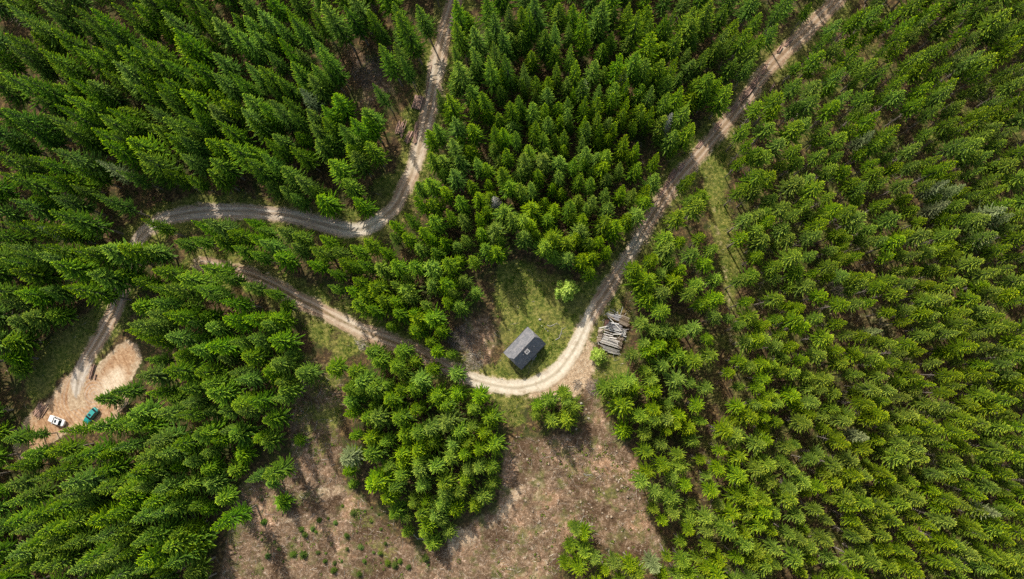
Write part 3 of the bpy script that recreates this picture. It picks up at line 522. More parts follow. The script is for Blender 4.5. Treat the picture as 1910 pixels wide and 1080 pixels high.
# ------------------------------------------------------------------ conifers
def spruce_crown(name, Ht, R, base, seed, material, full=1.0, droop=0.34, conv=0.8, fine=1.0):
    r = np.random.default_rng(seed)
    V = []; Qd = []; Tr = []; tipv = []; nv = 0
    zb = Ht * base; z = zb; az0 = r.random() * 6.28
    lean = r.normal(0, 0.012, 2)
    while z < Ht - 0.35:
        s = (z - zb) / (Ht - zb)
        rad = R * (1 - s) ** conv * min(1, 0.62 + s * 2.6)
        rad = max(rad, 0.28)
        nb_ = int(round((6 + 4.8 * min(1, rad / 2.2)) * full / fine))
        az0 += 0.9 + r.random()
        for b in range(nb_):
            if r.random() < 0.05: continue
            az = az0 + 2 * PI * b / nb_ + r.normal(0, 0.16)
            Lb = rad * (0.66 + 0.56 * r.random())
            if r.random() < .10: Lb *= 1.2
            zz = z + r.normal(0, 0.14)
            el = 0.62 * s ** 2 - droop * (1 - s) + r.normal(0, 0.07)
            up = 0.16 + 0.24 * (1 - s)
            n = 6; t = np.linspace(0.06, 1, n)
            rr = Lb * t; zc = zz + Lb * (el * t + up * t ** 2.4)
            bend = r.normal(0, 0.09) * Lb * t ** 2
            wid = fine * (0.034 * Lb + 0.066) * np.array([0.45, 0.95, 1.15, 1.0, 0.72, 0.18]) * (0.85 + 0.3 * r.random(n)) * np.array([1, .8, 1.2, .8, 1.2, 1])
            ca, sa = math.cos(az), math.sin(az)
            def pt(a, l, zq): return np.stack([a * ca - l * sa + lean[0] * zq, a * sa + l * ca + lean[1] * zq, zq], -1)
            ax = pt(rr, bend, zc); lf = pt(rr + 0.12 * wid, bend + wid, zc - 0.55 * wid - 0.03); rt = pt(rr + 0.12 * wid, bend - wid, zc - 0.55 * wid - 0.03)
            V += [ax, lf, rt]
            tv = t ** 1.2 * (0.56 + 0.62 * s)  # paler young growth; lit tips, bright top and dark crown interior painted in too
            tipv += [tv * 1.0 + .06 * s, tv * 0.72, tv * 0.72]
            a0 = nv; l0 = nv + n; r0 = nv + 2 * n; nv += 3 * n
            for k in range(n - 1):
                Qd.append((a0 + k, a0 + k + 1, l0 + k + 1, l0 + k)); Qd.append((a0 + k + 1, a0 + k, r0 + k, r0 + k + 1))
            # side sprays
            for tt in (0.3, 0.47, 0.64, 0.8):
                for sgn in (-1, 1):
                    if r.random() < 0.18: continue
                    ls = Lb * (0.15 * (1.08 - tt) + 0.03) * (0.7 + .6 * r.random()) + 0.07
                    ang = 0.62 + r.normal(0, 0.15)
                    w2 = 0.07 + 0.05 * ls
                    bz = zz + Lb * (el * tt + up * tt ** 2.4); bl = np.interp(tt, t, bend)
                    p0 = (Lb * tt - w2, bl, bz + .02); p1 = (Lb * tt + w2, bl, bz + .02)
                    e = (Lb * tt + ls * math.cos(ang), bl + sgn * ls * math.sin(ang), bz - 0.34 * ls)
                    mid_ = (Lb * tt + ls * .6 * math.cos(ang) + w2, bl + sgn * (ls * .6 * math.sin(ang) + w2 * .2), bz - 0.12 * ls)
                    pp = np.array([p0, p1, mid_, e])
                    V.append(pt(pp[:, 0], pp[:, 1], pp[:, 2])); tipv.append(np.array([.25, .35, .6 * tt + .3, tt * .7 + .25]))
                    Qd.append((nv, nv + 1, nv + 2, nv + 3)); nv += 4
        z += 0.40 + 0.48 * (1 - s) * (1.0 + 0.25 * r.random()) / max(.7, full)
    # leader
    top = Ht
    for k in range(5):
        az = k * 2 * PI / 5 + .3
        V.append(np.array([[0.05 * math.cos(az), .05 * math.sin(az), top - .75], [.05 * math.cos(az + 1.2), .05 * math.sin(az + 1.2), top - .75], [lean[0] * top, lean[1] * top, top], [.16 * math.cos(az), .16 * math.sin(az), top - .35]])); tipv.append(np.array([.6, .6, 1, .9]))
        V[-1][:, 0] += lean[0] * V[-1][:, 2] * (np.arange(4) != 2); V[-1][:, 1] += lean[1] * V[-1][:, 2] * (np.arange(4) != 2)
        Qd.append((nv, nv + 1, nv + 2, nv + 3)); nv += 4
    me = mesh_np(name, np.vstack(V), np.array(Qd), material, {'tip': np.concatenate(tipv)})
    return me, lean
def spruce_trunk(name, Ht, base, seed, lean, material, bare=0, rb=0.2, twigs=1.0):
    r = random.Random(seed); mb = MB()
    zz = [-0.5, 0.25, Ht * .25, Ht * .5, Ht * .75, Ht * .97]
    mb.tube([(lean[0] * z, lean[1] * z, z) for z in zz], [rb * 1.35, rb * 1.05, rb * .86, rb * .62, rb * .36, .03], 7)
    for k in range(int((10 + 22 * base) * twigs)):
        z = Ht * (0.12 + (base - 0.05) * r.random()) if base > .2 else Ht * (.05 + .15 * r.random())
        a = r.random() * 6.28; l = 0.4 + 0.9 * r.random()
        mb.tube([(lean[0] * z, lean[1] * z, z), (l * math.cos(a), l * math.sin(a), z - .12 * l)], [.03, .012], 3)
    for k in range(bare):
        s = (k + r.random()) / bare; z = Ht * (base + (1 - base) * s * .97); a = k * 2.399 + r.random() * .5
        l = (2.7 * (1 - s) ** .8 + .35) * (.8 + .4 * r.random())
        p1 = Vector((l * .55 * math.cos(a), l * .55 * math.sin(a), z - .10 * l)); p2 = Vector((l * math.cos(a), l * math.sin(a), z - .05 * l))
        mb.tube([(0, 0, z), p1, p2], [.055, .04, .014], 3)
        for q_ in range(5):
            t = .35 + .13 * q_; sgn = 1 if q_ % 2 else -1; b = Vector((l * t * math.cos(a), l * t * math.sin(a), z - .1 * l)); aa = a + sgn * .8; ll = l * .26
            mb.tube([b, b + Vector((ll * math.cos(aa), ll * math.sin(aa), -.25 * ll))], [.022, .01], 3)
    return mb.mesh(name, material)
KINDS = [dict(Ht=23, R=3.2, base=.30), dict(Ht=20, R=2.4, base=.50), dict(Ht=15, R=2.5, base=.16)]
VAR = []          # (kind, crown mesh, trunk mesh, Ht, R)
for kd, kk in enumerate(KINDS):
    for j in range(4):
        cm, lean = spruce_crown('crown', kk['Ht'], kk['R'], kk['base'] + .05 * (j % 2) - .02 * (j // 2), 100 + kd * 10 + j, M['needles'], conv=((.82, .95, .75, .88), (.8, .98, .74, .88), (.8, .95, .7, .85))[kd][j], droop=(.34, .42, .28, .38)[j], fine=(.92, .76, .86)[kd])
        tm = spruce_trunk('trunk', kk['Ht'], kk['base'], 300 + kd * 10 + j, lean, M['bark'], rb=(.23, .17, .17)[kd])
        VAR.append((kd, cm, tm, kk['Ht'], kk['R']))
PALE = []
for j in range(2):
    cm, lean = spruce_crown('crown', 19, 2.7, .35, 180 + j, M['pale_needles'], droop=.2)
    PALE.append((cm, spruce_trunk('trunk', 19, .35, 380 + j, lean, M['bark'], rb=.18), 19, 2.7))
cm, lean = spruce_crown('crown', 19, 2.7, .3, 190, M['pale_needles'], full=.75, droop=.22); THIN = (cm, spruce_trunk('trunk', 19, .3, 390, lean, M['dead'], rb=.18))
DEADT = spruce_trunk('trunk', 18, .25, 500, (0, 0), M['dead'], bare=110, rb=.2)

# visible-ground mask in the photo's pixels, half resolution with a margin
MX, MY = 160, 140
mx, my = np.meshgrid(np.arange(-MX, W + MX, 2), np.arange(-MY, H_ + MY, 2))
mask = np.zeros(mx.shape, bool)
for p in OPEN: mask |= in_poly(mx, my, p)
mask |= seg_dist(mx, my, [p for p in ROAD_UP if not (470 < p[1] < 555 and p[0] < 260)][:24]) < 13
mask |= seg_dist(mx, my, ROAD_UP[27:]) < 13
mask |= seg_dist(mx, my, ROAD_LOW[2:]) < 13
mask |= seg_dist(mx, my, TRAIL) < 7
def is_open(px, py):
    i = np.clip(((np.asarray(py) + MY) / 2).astype(int), 0, mask.shape[0] - 1); j = np.clip(((np.asarray(px) + MX) / 2).astype(int), 0, mask.shape[1] - 1)
    return mask[i, j]
def base_of(ax, ay, h):
    w = P(np.array(ax, float), np.array(ay, float), h); return float(w[0]), float(w[1])
def on_road(x, y, m_=2.2):
    j = int((x - x0) / st); i = int((y - y0) / st)
    if not (0 <= i < ny and 0 <= j < nx): return False
    return dr_[i * nx + j] < m_ or dy_[i * nx + j] < 0.3
HOUSE = P(979, 650); SHED = P(1143, 622)
LOGSPOT = [(780,192),(747,240),(767,253),(776,235),(1250,330),(1270,312),(1300,272),(1340,238),(75,765),(175,695)]
LOGW = [P(*p) for p in LOGSPOT]
def blocked(x, y):
    if on_road(x, y): return True
    if math.hypot(x - HOUSE[0], y - HOUSE[1]) < 7.5 or math.hypot(x - SHED[0], y - SHED[1]) < 6.5: return True
    return any(math.hypot(x - q[0], y - q[1]) < 2.8 for q in LOGW)
SUNLIT = [[(130,704),(160,684),(196,668),(216,650),(252,656),(250,690),(234,738),(170,792),(90,806),(60,838),(56,796),(112,742)],
 [(800,96),(832,100),(826,160),(806,160)], [(650,416),(712,404),(706,420),(660,434)], [(500,392),(534,396),(530,416),(500,410)], [(590,570),(600,565),(668,604),(660,622)],
 [(868,704),(940,714),(1000,706),(1040,684),(1076,630),(1104,610),(1094,640),(1060,690),(1010,730),(950,734),(890,718)],
 [(570,606),(620,612),(696,650),(640,684),(596,650)], [(934,640),(906,700),(1036,700),(1080,640),(1074,592),(1030,572),(1006,560),(975,600)],
 [(1100,700),(1126,790),(1178,846),(1192,940),(1226,1030),(1060,990),(1036,1080),(830,1080),(852,1020),(934,968),(996,905),(954,842),(984,826),(1004,864),(1042,936),(1116,900),(1106,830),(1092,780)],
 [(500,894),(560,900),(620,884),(680,964),(740,1034),(800,1080),(430,1080),(440,970)], [(1322,330),(1346,330),(1352,440),(1338,440)],
 [(1180,448),(1210,415),(1222,425),(1196,462)], [(1236,352),(1262,340),(1250,380),(1234,384)], [(1288,296),(1312,270),(1322,285),(1300,308)], [(1326,236),(1356,214),(1362,232),(1336,256)], [(1436,120),(1462,86),(1474,96),(1446,136)], [(260,418),(300,404),(330,398),(330,406),(290,420)]]
smask = np.zeros(mx.shape, bool)
for p in SUNLIT: smask |= in_poly(mx, my, p)
SHX, SHY = .43 / math.hypot(.43, .9), -.9 / math.hypot(.43, .9); COT = 1 / math.tan(math.radians(43))
ts_ = np.array([.2, .32, .44, .56, .68, .8, .92])
def shades_lit(x, y, h, R):
    l = h * COT * ts_; w = R * (1 - ts_) * .8
    X_ = np.concatenate([x + SHX * l - SHY * w, x + SHX * l + SHY * w]); Y_ = np.concatenate([y + SHY * l + SHX * w, y + SHY * l - SHX * w])
    px, py = pix(X_, Y_, 0 * X_)
    i = np.clip(((py + MY) / 2).astype(int), 0, smask.shape[0] - 1); j = np.clip(((px + MX) / 2).astype(int), 0, smask.shape[1] - 1)
    return int(smask[i, j].sum())
trees = []     # dict(ax, ay, h, R, kind, x, y, listed)
grid = {}
def near(px, py, d):
    gx_, gy_ = int(px // 40), int(py // 40)
    for a in range(gx_ - 2, gx_ + 3):
        for b in range(gy_ - 2, gy_ + 3):
            for t in grid.get((a, b), ()):
                if math.hypot(t['ax'] - px, t['ay'] - py) < d: return True
    return False
FIXED = {(173, 747): (11, 4.3, 2), (222, 735): (14, 3.0, 2), (702, 157): (18, 2.9, 0), (683, 197): (17, 3.6, 0), (683, 853): (15, 3.5, 2), (1167, 803): (9, 3.4, 2)}
def put(px, py, listed, hs=1.0, rs=1.0):
    h, R, kd = stand_at(px, py)
    h *= random.uniform(.84, 1.1) * hs; R *= (1.15 if kd == 0 else 1.1) * random.choice((.78, .9, 1, 1.05, 1.15, 1.28)) * random.uniform(.93, 1.07) * rs
    if (round(px), round(py)) in FIXED: h, R, kd = FIXED[(round(px), round(py))]
    if listed:
        best = None
        for f in (1, .93, 1.07, .86, 1.14, .79, .72, .65, .58, .5):
            x, y = base_of(px, py, h * f)
            sc_ = (100 if blocked(x, y) else 0) + shades_lit(x, y, h * f, R) + abs(1 - f) * 5
            if best is None or sc_ < best[0]: best = (sc_, f, x, y)
        _, f, x, y = best
        a = np.arange(12) * PI / 6; bx, by = pix(x, y, 0); fr = 0
        for t in (.25, .5): fr += is_open(px + (bx - px) * t + R / .12 * np.cos(a), py + (by - py) * t + R / .12 * np.sin(a)).mean() / 2
        R *= 1 - .35 * float(fr)
        h *= f
    else:
        x, y = base_of(px, py, h)
        if blocked(x, y): return False
        bx, by = pix(x, y, 0); Rp = R / .12
        for t in (0, .25, .5, .7):
            cx, cy = px + (bx - px) * t, py + (by - py) * t
            rr = Rp * min(1, .35 + 1.1 * t)
            a = np.arange(8) * PI / 4
            if is_open(cx + rr * np.cos(a), cy + rr * np.sin(a)).sum() > 0: return False
        if shades_lit(x, y, h, R): return False
    t = dict(ax=px, ay=py, h=h, R=R, kind=kd, x=x, y=y, listed=listed)
    trees.append(t); grid.setdefault((int(px // 40), int(py // 40)), []).append(t)
    return True
for (ox, oy), s in T.items():
    for q_ in s.split():
        a, b = q_.split(','); px, py = ox + float(a) / 3, oy + float(b) / 3
        if near(px, py, 9): continue
        big = (px, py) in ()
        put(px, py, True)
n_listed = len(trees)
for _ in range(26000):
    px = random.uniform(-400, W + 240); py = random.uniform(-360, H_ + 180)
    h, R, kd = stand_at(px, py)
    inside = 0 <= px <= W and 0 <= py <= H_
    if near(px, py, R / .13 * ((1.30 if kd == 1 else 1.12) if inside else 1.6)): continue
    put(px, py, False, random.uniform(.6, .92) if inside else 1, .85 if inside else 1)
print('trees', n_listed, len(trees))

# which trees show largest: apparent crown area in the frame
def apparent(t):
    bx, by = pix(t['x'], t['y'], 0); dl = math.hypot(t['ax'] - bx, t['ay'] - by)
    sc_ = F / (CAM_Z - t['h'] * .6)
    edge = min(t['ax'], W - t['ax'], t['ay'], H_ - t['ay'])
    return (2 * t['R'] * sc_) * (dl * .6 + 1.6 * t['R'] * sc_) * (1 if edge > 12 else .45)
order = sorted([t for t in trees if t['listed'] and -2 < t['ax'] < W and -2 < t['ay'] < H_], key=apparent, reverse=True)
N_IND = 300
indiv = order[:N_IND]; iset = set(map(id, indiv)); rest = [t for t in trees if id(t) not in iset]

LAND = [('grey cabin',979,650,75),('heap of weathered boards',1143,622,70),('white sedan',110,785,60),('teal car',172,776,50),('square log stack beside the gravel road',780,192,50),('jumbled log pile by the gravel road bend',750,242,50),
 ('pale bare spruce',560,168,50),('silvery pale spruce at the clearing',640,858,60),('bright green birch',1058,538,55),('sharp hairpin of the gravel road',262,441,60),('grass trail fork',1315,300,50),('slim log pile beside the dirt track',1258,328,50)]
def stand_name(px, py):
    if px > 1180 and (py > 520 or px > 1560 - (py * 1.05)): return 'the right-hand plantation'
    if py > 640 and 600 < px < 960: return 'the clump between track and clearing'
    if py > 950 and px > 1000: return 'the clump under the stump clearing'
    if py > 720 and px < 600: return 'the forest below the parked cars'
    if 960 < px < 1120 and py > 730: return 'the pair below the bend'
    if px < 240 and py > 380: return 'the forest left of the gravel road'
    if 250 < px < 600 and 500 < py: return 'the stand under the dirt track'
    if 250 < px < 570 and 400 < py <= 520: return 'the strip between road and track'
    if px < 800 - max(0, (py - 250)) * .3 and py <= 420: return 'the forest inside the upper road'
    return 'the stand between the two roads'
labels = set(); landused = {}
def tree_label(t):
    size = 'tall broad' if t['R'] > 3.15 else 'tall' if t['h'] > 20.5 else 'slender' if t['R'] < 2.2 else 'short bushy' if t['h'] < 15 else 'mid-sized'
    for nm, lx, ly, rad in LAND:
        d = math.hypot(t['ax'] - lx, t['ay'] - ly)
        if d < rad:
            dx, dy = t['ax'] - lx, t['ay'] - ly
            w = ('right of' if dx > 0 else 'left of') if abs(dx) > abs(dy) else ('below' if dy > 0 else 'above')
            if (nm, w) not in landused:
                landused[(nm, w)] = 1; return f'{size} green spruce nearest the {nm}, just {w} it'
    s = f'{size} green spruce in {stand_name(t["ax"], t["ay"])}, tip {round(t["ax"] / 19.1)}% across, {round(t["ay"] / 10.8)}% down'
    if s in labels: s = f'{size} green spruce in {stand_name(t["ax"], t["ay"])}, tip {t["ax"] / 19.1:.1f}% across, {t["ay"] / 10.8:.1f}% down'
    labels.add(s); return ' '.join(s.split()[:16])
for n_, lx, ly, rad in LAND: indiv.sort(key=lambda t: 0)
indiv.sort(key=lambda t: min(math.hypot(t['ax'] - l[1], t['ay'] - l[2]) for l in LAND))
proto = {}
def make_tree(name, cm, tm, x, y, sxy, sz, rz, label, cat, group=None):
    t = thing(name, (x, y, float(ground_z(x, y)) - 0.05), rz, label, cat, group)
    t.scale = (sxy, sxy, sz)
    link(bpy.data.objects.new('trunk', tm), t)
    if cm: link(bpy.data.objects.new('crown', cm), t)
    return t
def pick(t):
    return t['kind'] * 4 + random.randrange(4)
for t in indiv:
    vi = pick(t); kd, cm, tm, Ht, R = VAR[vi]
    o = make_tree('spruce_tree', cm, tm, t['x'], t['y'], t['R'] / R, t['h'] / Ht, random.random() * 6.28, tree_label(t), 'tree', 'spruces in ' + stand_name(t['ax'], t['ay']))
    if vi not in proto: proto[vi] = o
# make sure every variant exists as a real visible tree to instance from
print('variants present', sorted(proto))

# ------------------------------------------------------------------ the rest of the forest: one mass, instanced from the trees above
def forest_mass(name, items):
    vis = sorted(proto)
    n = len(items); pts = np.zeros((n, 3)); idx = np.zeros(n, np.int32); rot = np.zeros((n, 3)); scl = np.zeros((n, 3))
    for i, t in enumerate(items):
        cand = [v for v in vis if v // 4 == t['kind']] or vis
        v = random.choice(cand); kd, cm, tm, Ht, R = VAR[v]
        pts[i] = (t['x'], t['y'], float(ground_z(t['x'], t['y'])) - .05); idx[i] = vis.index(v)
        rot[i] = (random.gauss(0, .015), random.gauss(0, .015), random.random() * 6.28); s = t['R'] / R; scl[i] = (s, s, t['h'] / Ht)
    me = bpy.data.meshes.new(name); me.vertices.add(n); me.vertices.foreach_set('co', pts.astype(np.float32).ravel())
    a = me.attributes.new('variant', 'INT', 'POINT'); a.data.foreach_set('value', idx)
    a = me.attributes.new('turn', 'FLOAT_VECTOR', 'POINT'); a.data.foreach_set('vector', rot.astype(np.float32).ravel())
    a = me.attributes.new('size', 'FLOAT_VECTOR', 'POINT'); a.data.foreach_set('vector', scl.astype(np.float32).ravel())
    o = link(bpy.data.objects.new(name, me))
    g = bpy.data.node_groups.new(name, 'GeometryNodeTree')
    g.interface.new_socket('Geometry', in_out='INPUT', socket_type='NodeSocketGeometry'); g.interface.new_socket('Geometry', in_out='OUTPUT', socket_type='NodeSocketGeometry')
    gi = g.nodes.new('NodeGroupInput'); go = g.nodes.new('NodeGroupOutput')
    jn = g.nodes.new('GeometryNodeJoinGeometry')
    for v in vis[::-1]:
        tj = g.nodes.new('GeometryNodeJoinGeometry')
        for ch in proto[v].children:
            oi = g.nodes.new('GeometryNodeObjectInfo'); oi.transform_space = 'ORIGINAL'; oi.inputs['Object'].default_value = ch
            g.links.new(oi.outputs['Geometry'], tj.inputs[0])
        gt = g.nodes.new('GeometryNodeGeometryToInstance'); g.links.new(tj.outputs[0], gt.inputs[0]); g.links.new(gt.outputs[0], jn.inputs[0])
    ip = g.nodes.new('GeometryNodeInstanceOnPoints'); ip.inputs['Pick Instance'].default_value = True
    def na(nm, ty):
        k_ = g.nodes.new('GeometryNodeInputNamedAttribute'); k_.data_type = ty; k_.inputs['Name'].default_value = nm; return k_.outputs[0]
    g.links.new(gi.outputs[0], ip.inputs['Points']); g.links.new(jn.outputs[0], ip.inputs['Instance']); g.links.new(na('variant', 'INT'), ip.inputs['Instance Index'])
    er = g.nodes.new('FunctionNodeEulerToRotation'); g.links.new(na('turn', 'FLOAT_VECTOR'), er.inputs[0]); g.links.new(er.outputs[0], ip.inputs['Rotation'])
    g.links.new(na('size', 'FLOAT_VECTOR'), ip.inputs['Scale']); g.links.new(ip.outputs[0], go.inputs[0])
    md = o.modifiers.new('trees', 'NODES'); md.node_group = g
    return o
tag(forest_mass('spruce_forest', rest), 'remaining mass of smaller spruces filling the forest around the roads', 'forest', kind='stuff')

# ------------------------------------------------------------------ odd trees
def special(name, cm, tm, px, py, h, R, Ht, R0, label, cat='tree', group=None):
    x, y = base_of(px, py, h)
    return make_tree(name, cm, tm, x, y, R / R0, h / Ht, random.random() * 6, label, cat, group)
special('pale_spruce', *THIN, 560, 166, 20, 3.0, 19, 2.7, 'pale thin star-shaped spruce in the forest left of the upper road')
special('dead_spruce', None, DEADT, 921, 367, 14, 1.9, 18, 2.9, 'small whitish dead spruce among green trees between the two roads', 'dead tree')
special('dead_spruce', None, DEADT, 1254, 210, 18, 2.0, 18, 2.9, 'grey-brown dead spruce near the upper right dirt road', 'dead tree')
special('pale_spruce', *THIN, 175, 300, 21, 3.0, 19, 2.7, 'pale star-shaped spruce in the big forest at upper left')
special('pale_spruce', *THIN, 71, 424, 20, 2.8, 19, 2.7, 'pale star-shaped spruce close to the left edge of the photo')
special('pale_spruce', *PALE[0][:2], 640, 857, 15, 3.2, 19, 2.7, 'silvery pale green spruce on the left tip of the clump beside the clearing')
for px, py, R, lb in [(1633, 245, 2.2, 'pale silvery larch in the plantation right of the top of the dirt road'), (1770, 338, 2.4, 'greyish pale larch left of a yellowish one in the plantation'), (1800, 347, 2.6, 'yellowish pale larch right of a greyish one in the plantation'), (1776, 377, 2.3, 'yellow-green larch just under two pale ones in the plantation'),
   (1875, 384, 3.2, 'whitish pale larch close to the right edge, upper of two'), (1892, 396, 2.8, 'whitish pale larch at the right edge, lower of two'), (1862, 437, 3.0, 'grey-green broad larch below two whitish larches at right'), (1650, 617, 1.8, 'small pale larch above a bare-trunk gap in the plantation'), (1622, 820, 2.2, 'dull pale larch in the lower right plantation'), (1225, 1070, 2.6, 'pale grey-green larch cut by the bottom edge of the photo'), (1870, 965, 2.6, 'dull whitish larch in the lower right corner area'), (1090, 147, 1.9, 'yellowish larch standing among small spruces, left of a browner one')]:
    special('larch_tree', *PALE[random.randrange(2)][:2], px, py, 18 if px > 1200 else 16, R, 19, 2.7, lb)
special('larch_tree', *PALE[1][:2], 1168, 130, 17, 2.0, 19, 2.7, 'yellow-brown larch standing among small spruces above the dirt road')

def leafy(name, R, Ht, seed, nclump, trunk_mat, leaf=.2):
    r = np.random.default_rng(seed); mb = MB(); cl = []
    mb.tube([(0, 0, -.4), (.08, .05, Ht * .3), (.1, .15, Ht * .6), (.1, .1, Ht * .9)], [.17, .13, .09, .03], 8)
    for k in range(nclump):
        a = k * 2.4 + r.random(); t = (k + .5) / nclump; zz = Ht * (.22 + .74 * t); rad = R * math.sin(PI * min(1, .25 + t * .72)) * (.55 + .5 * r.random())
        p = Vector((rad * math.cos(a), rad * math.sin(a), zz)); cl.append((p, R * (.2 + .17 * r.random())))
        mb.tube([(.08, .08, zz * .72), p * .6 + Vector((0, 0, zz * .3)), p], [.06, .04, .015], 4)
    V = []; tv = []
    for p, s in cl:
        n = 70
        d = r.normal(0, 1, (n, 3)); d /= np.linalg.norm(d, axis=1)[:, None]
        c = np.array(p) + d * (s * r.random(n) ** .4)[:, None] * np.array([1, 1, .7])
        u = r.normal(0, 1, (n, 3)); u /= np.linalg.norm(u, axis=1)[:, None]; w = np.cross(u, d); w /= np.linalg.norm(w, axis=1)[:, None] + 1e-9
        l = leaf * (.6 + .8 * r.random(n))[:, None]
        V.append(np.stack([c - u * l, c + w * l * .6, c + u * l, c - w * l * .6], 1)); tv.append(np.repeat(np.clip(.25 + .5 * (c[:, 2] / Ht) + .3 * r.random(n), 0, 1), 4))
    V = np.vstack(V); f = np.arange(len(V) * 4).reshape(-1, 4)
    return mesh_np('crown', V.reshape(-1, 3), f, M['leaves'], {'tip': np.concatenate(tv)}), mb.mesh('trunk', trunk_mat)
bc, bt = leafy('birch', 2.5, 7.5, 5, 30, M['bark'], .27)
special('birch_tree', bc, bt, 1058, 538, 8.5, 2.5, 7.5, 2.3, 'bright yellow-green young birch standing alone in the cabin clearing')
bc2, bt2 = leafy('bush', 2.2, 3.4, 6, 26, M['bark'], .17)
special('leafy_bush', bc2, bt2, 1116, 662, 3.2, 2.2, 3.4, 2.2, 'vivid green leafy bush touching the lower end of the board heap', 'bush')
special('leafy_bush', bc2, bt2, 973, 629, .9, .8, 3.4, 2.2, 'small bright green bush against the upper left cabin wall', 'bush')
special('leafy_bush', bc2, bt2, 1030, 786, 2.0, 1.6, 3.4, 2.2, 'low green bush at the foot of the pair below the road bend', 'bush')
# shaded low spruces in the left clearing
for px, py, h, R, lb in [(520, 940, 4.5, 3.0, 'low dark wide spruce lying in shade at the left side of the clearing'), (552, 822, 4, 2.2, 'dark shaded young spruce at the left forest edge above the clearing'), (500, 905, 5, 2.2, 'dark young spruce behind the low wide one by the clearing'), (1066, 982, 4, 1.3, 'little dark spruce at the top of the bottom clump in the clearing'), (655, 905, 3, 1.6, 'low dark spruce at the foot of the silvery pale spruce')]:
    kd, cm, tm, Ht, R0 = VAR[8 + random.randrange(4)]
    special('young_spruce', cm, tm, px, py, h, R, Ht, R0, lb)

# ------------------------------------------------------------------ saplings and stumps
sap_px = "350,750 400,740 435,765 310,800 270,830 330,815 500,835 120,910 100,870 200,940 260,940 340,930 385,935 380,980 430,990 470,980 505,910 610,880 650,930 685,935 600,980 690,990 730,990 775,965 800,980 640,680 680,720 570,740 540,710 480,670 520,570 540,540 690,800 640,760 560,690 600,700 430,1030 575,1050 250,800 40,760 150,980 60,950 30,1020 580,900 720,880 770,1000 850,1010 940,960 960,1000"
kd, cmS, tmS, HtS, R0S = VAR[9]
def sapling_mesh():
    r = np.random.default_rng(44); V = []; tv = []
    for k in range(90):
        a = r.random() * 6.28; z = .1 + 1.2 * r.random(); l = .75 * (1.4 - z) / 1.4 + .12
        c, s = math.cos(a), math.sin(a); w = .07 + .05 * r.random()
        V.append(np.array([[0, 0, z], [l * .6 * c - w * s, l * .6 * s + w * c, z + .02], [l * c, l * s, z + .02], [l * .6 * c + w * s, l * .6 * s - w * c, z + .02]])); tv.append(np.array([.2, .6, .9, .6]) * (.6 + .4 * r.random()))
    V = np.vstack(V); return mesh_np('sapling', V, np.arange(len(V)).reshape(-1, 4), M['shrub'], {'tip': np.concatenate(tv)})
SAPM = sapling_mesh()
for q_ in sap_px.split():
    a, b = map(float, q_.split(',')); w = P(480 + a / 3 + random.uniform(-1, 1), 720 + b / 3)
    o = link(bpy.data.objects.new('sapling', SAPM)); s = random.choice((.45, .6, .75, .9, 1.15, 1.4)) * random.uniform(.85, 1.15); o.scale = (s, s * random.uniform(.75, 1.2), s * random.uniform(.5, .9))
    o.location = (w[0], w[1], float(ground_z(w[0], w[1])) - .03); o.rotation_euler = (0, 0, random.random() * 6)
    tag(o, f'small green sapling in the left clearing, {(480 + a / 3) / 19.1:.1f}% across, {(720 + b / 3) / 10.8:.1f}% down', 'sapling', 'saplings planted in the left clearing')
st_px = "125,350 150,375 70,410 190,435 220,480 65,520 130,550 175,600 310,590 335,410 440,590 555,505 570,525 575,580 655,490 700,630 520,730 540,730 600,770 490,710 430,680 405,705 385,700 315,700 695,820 705,920 640,910 570,365 540,440 415,185 400,130 415,150 10,285 30,380 245,640 240,655 370,650 560,640 500,600 620,690 475,880 230,780 250,950 190,900 100,910 310,300 345,240 265,320 300,350 600,560 630,620 460,640 340,760 380,800 160,820 60,640 100,700 140,760 510,800 560,860 620,850 655,760 480,520 360,520 290,470 250,420 60,960 120,1020 180,990 600,430 520,380"
def stump_parts():
    mb = MB(); n = 10; r = random.Random(3)
    rad = [.27 * (1 + .12 * r.random()) for _ in range(n)]
    rings = [[Vector((rad[k] * f * math.cos(k * 2 * PI / n), rad[k] * f * math.sin(k * 2 * PI / n), z)) for k in range(n)] for f, z in ((1.6, -.2), (1.2, .04), (1.0, .18), (.97, .34))]
    mb.add([p for q in rings for p in q], [(i * n + k, i * n + (k + 1) % n, (i + 1) * n + (k + 1) % n, (i + 1) * n + k) for i in range(3) for k in range(n)])
    top = MB(); top.add([p + Vector((0, 0, .001)) for p in rings[-1]] + [Vector((0, 0, .35))], [(k, (k + 1) % n, n) for k in range(n)])
    return mb.mesh('stump', M['bark']), top.mesh('cut_face', M['stumpwood'])
S1, S2 = stump_parts()
for q_ in st_px.split():
    a, b = map(float, q_.split(',')); px, py = 960 + a / 3, 720 + b / 3; w = P(px, py)
    o = tag(link(bpy.data.objects.new('tree_stump', S1)), f'pale cut stump in the stump clearing, {px / 19.1:.1f}% across, {py / 10.8:.1f}% down', 'stump', 'tree stumps in the clearing below the road bend')
    s = random.uniform(.45, .95); o.scale = (s, s, random.uniform(.5, 1.0)); o.location = (w[0], w[1], float(ground_z(w[0], w[1]))); o.rotation_euler = (random.gauss(0, .08), random.gauss(0, .08), random.random() * 6)
    link(bpy.data.objects.new('cut_face', S2), o)

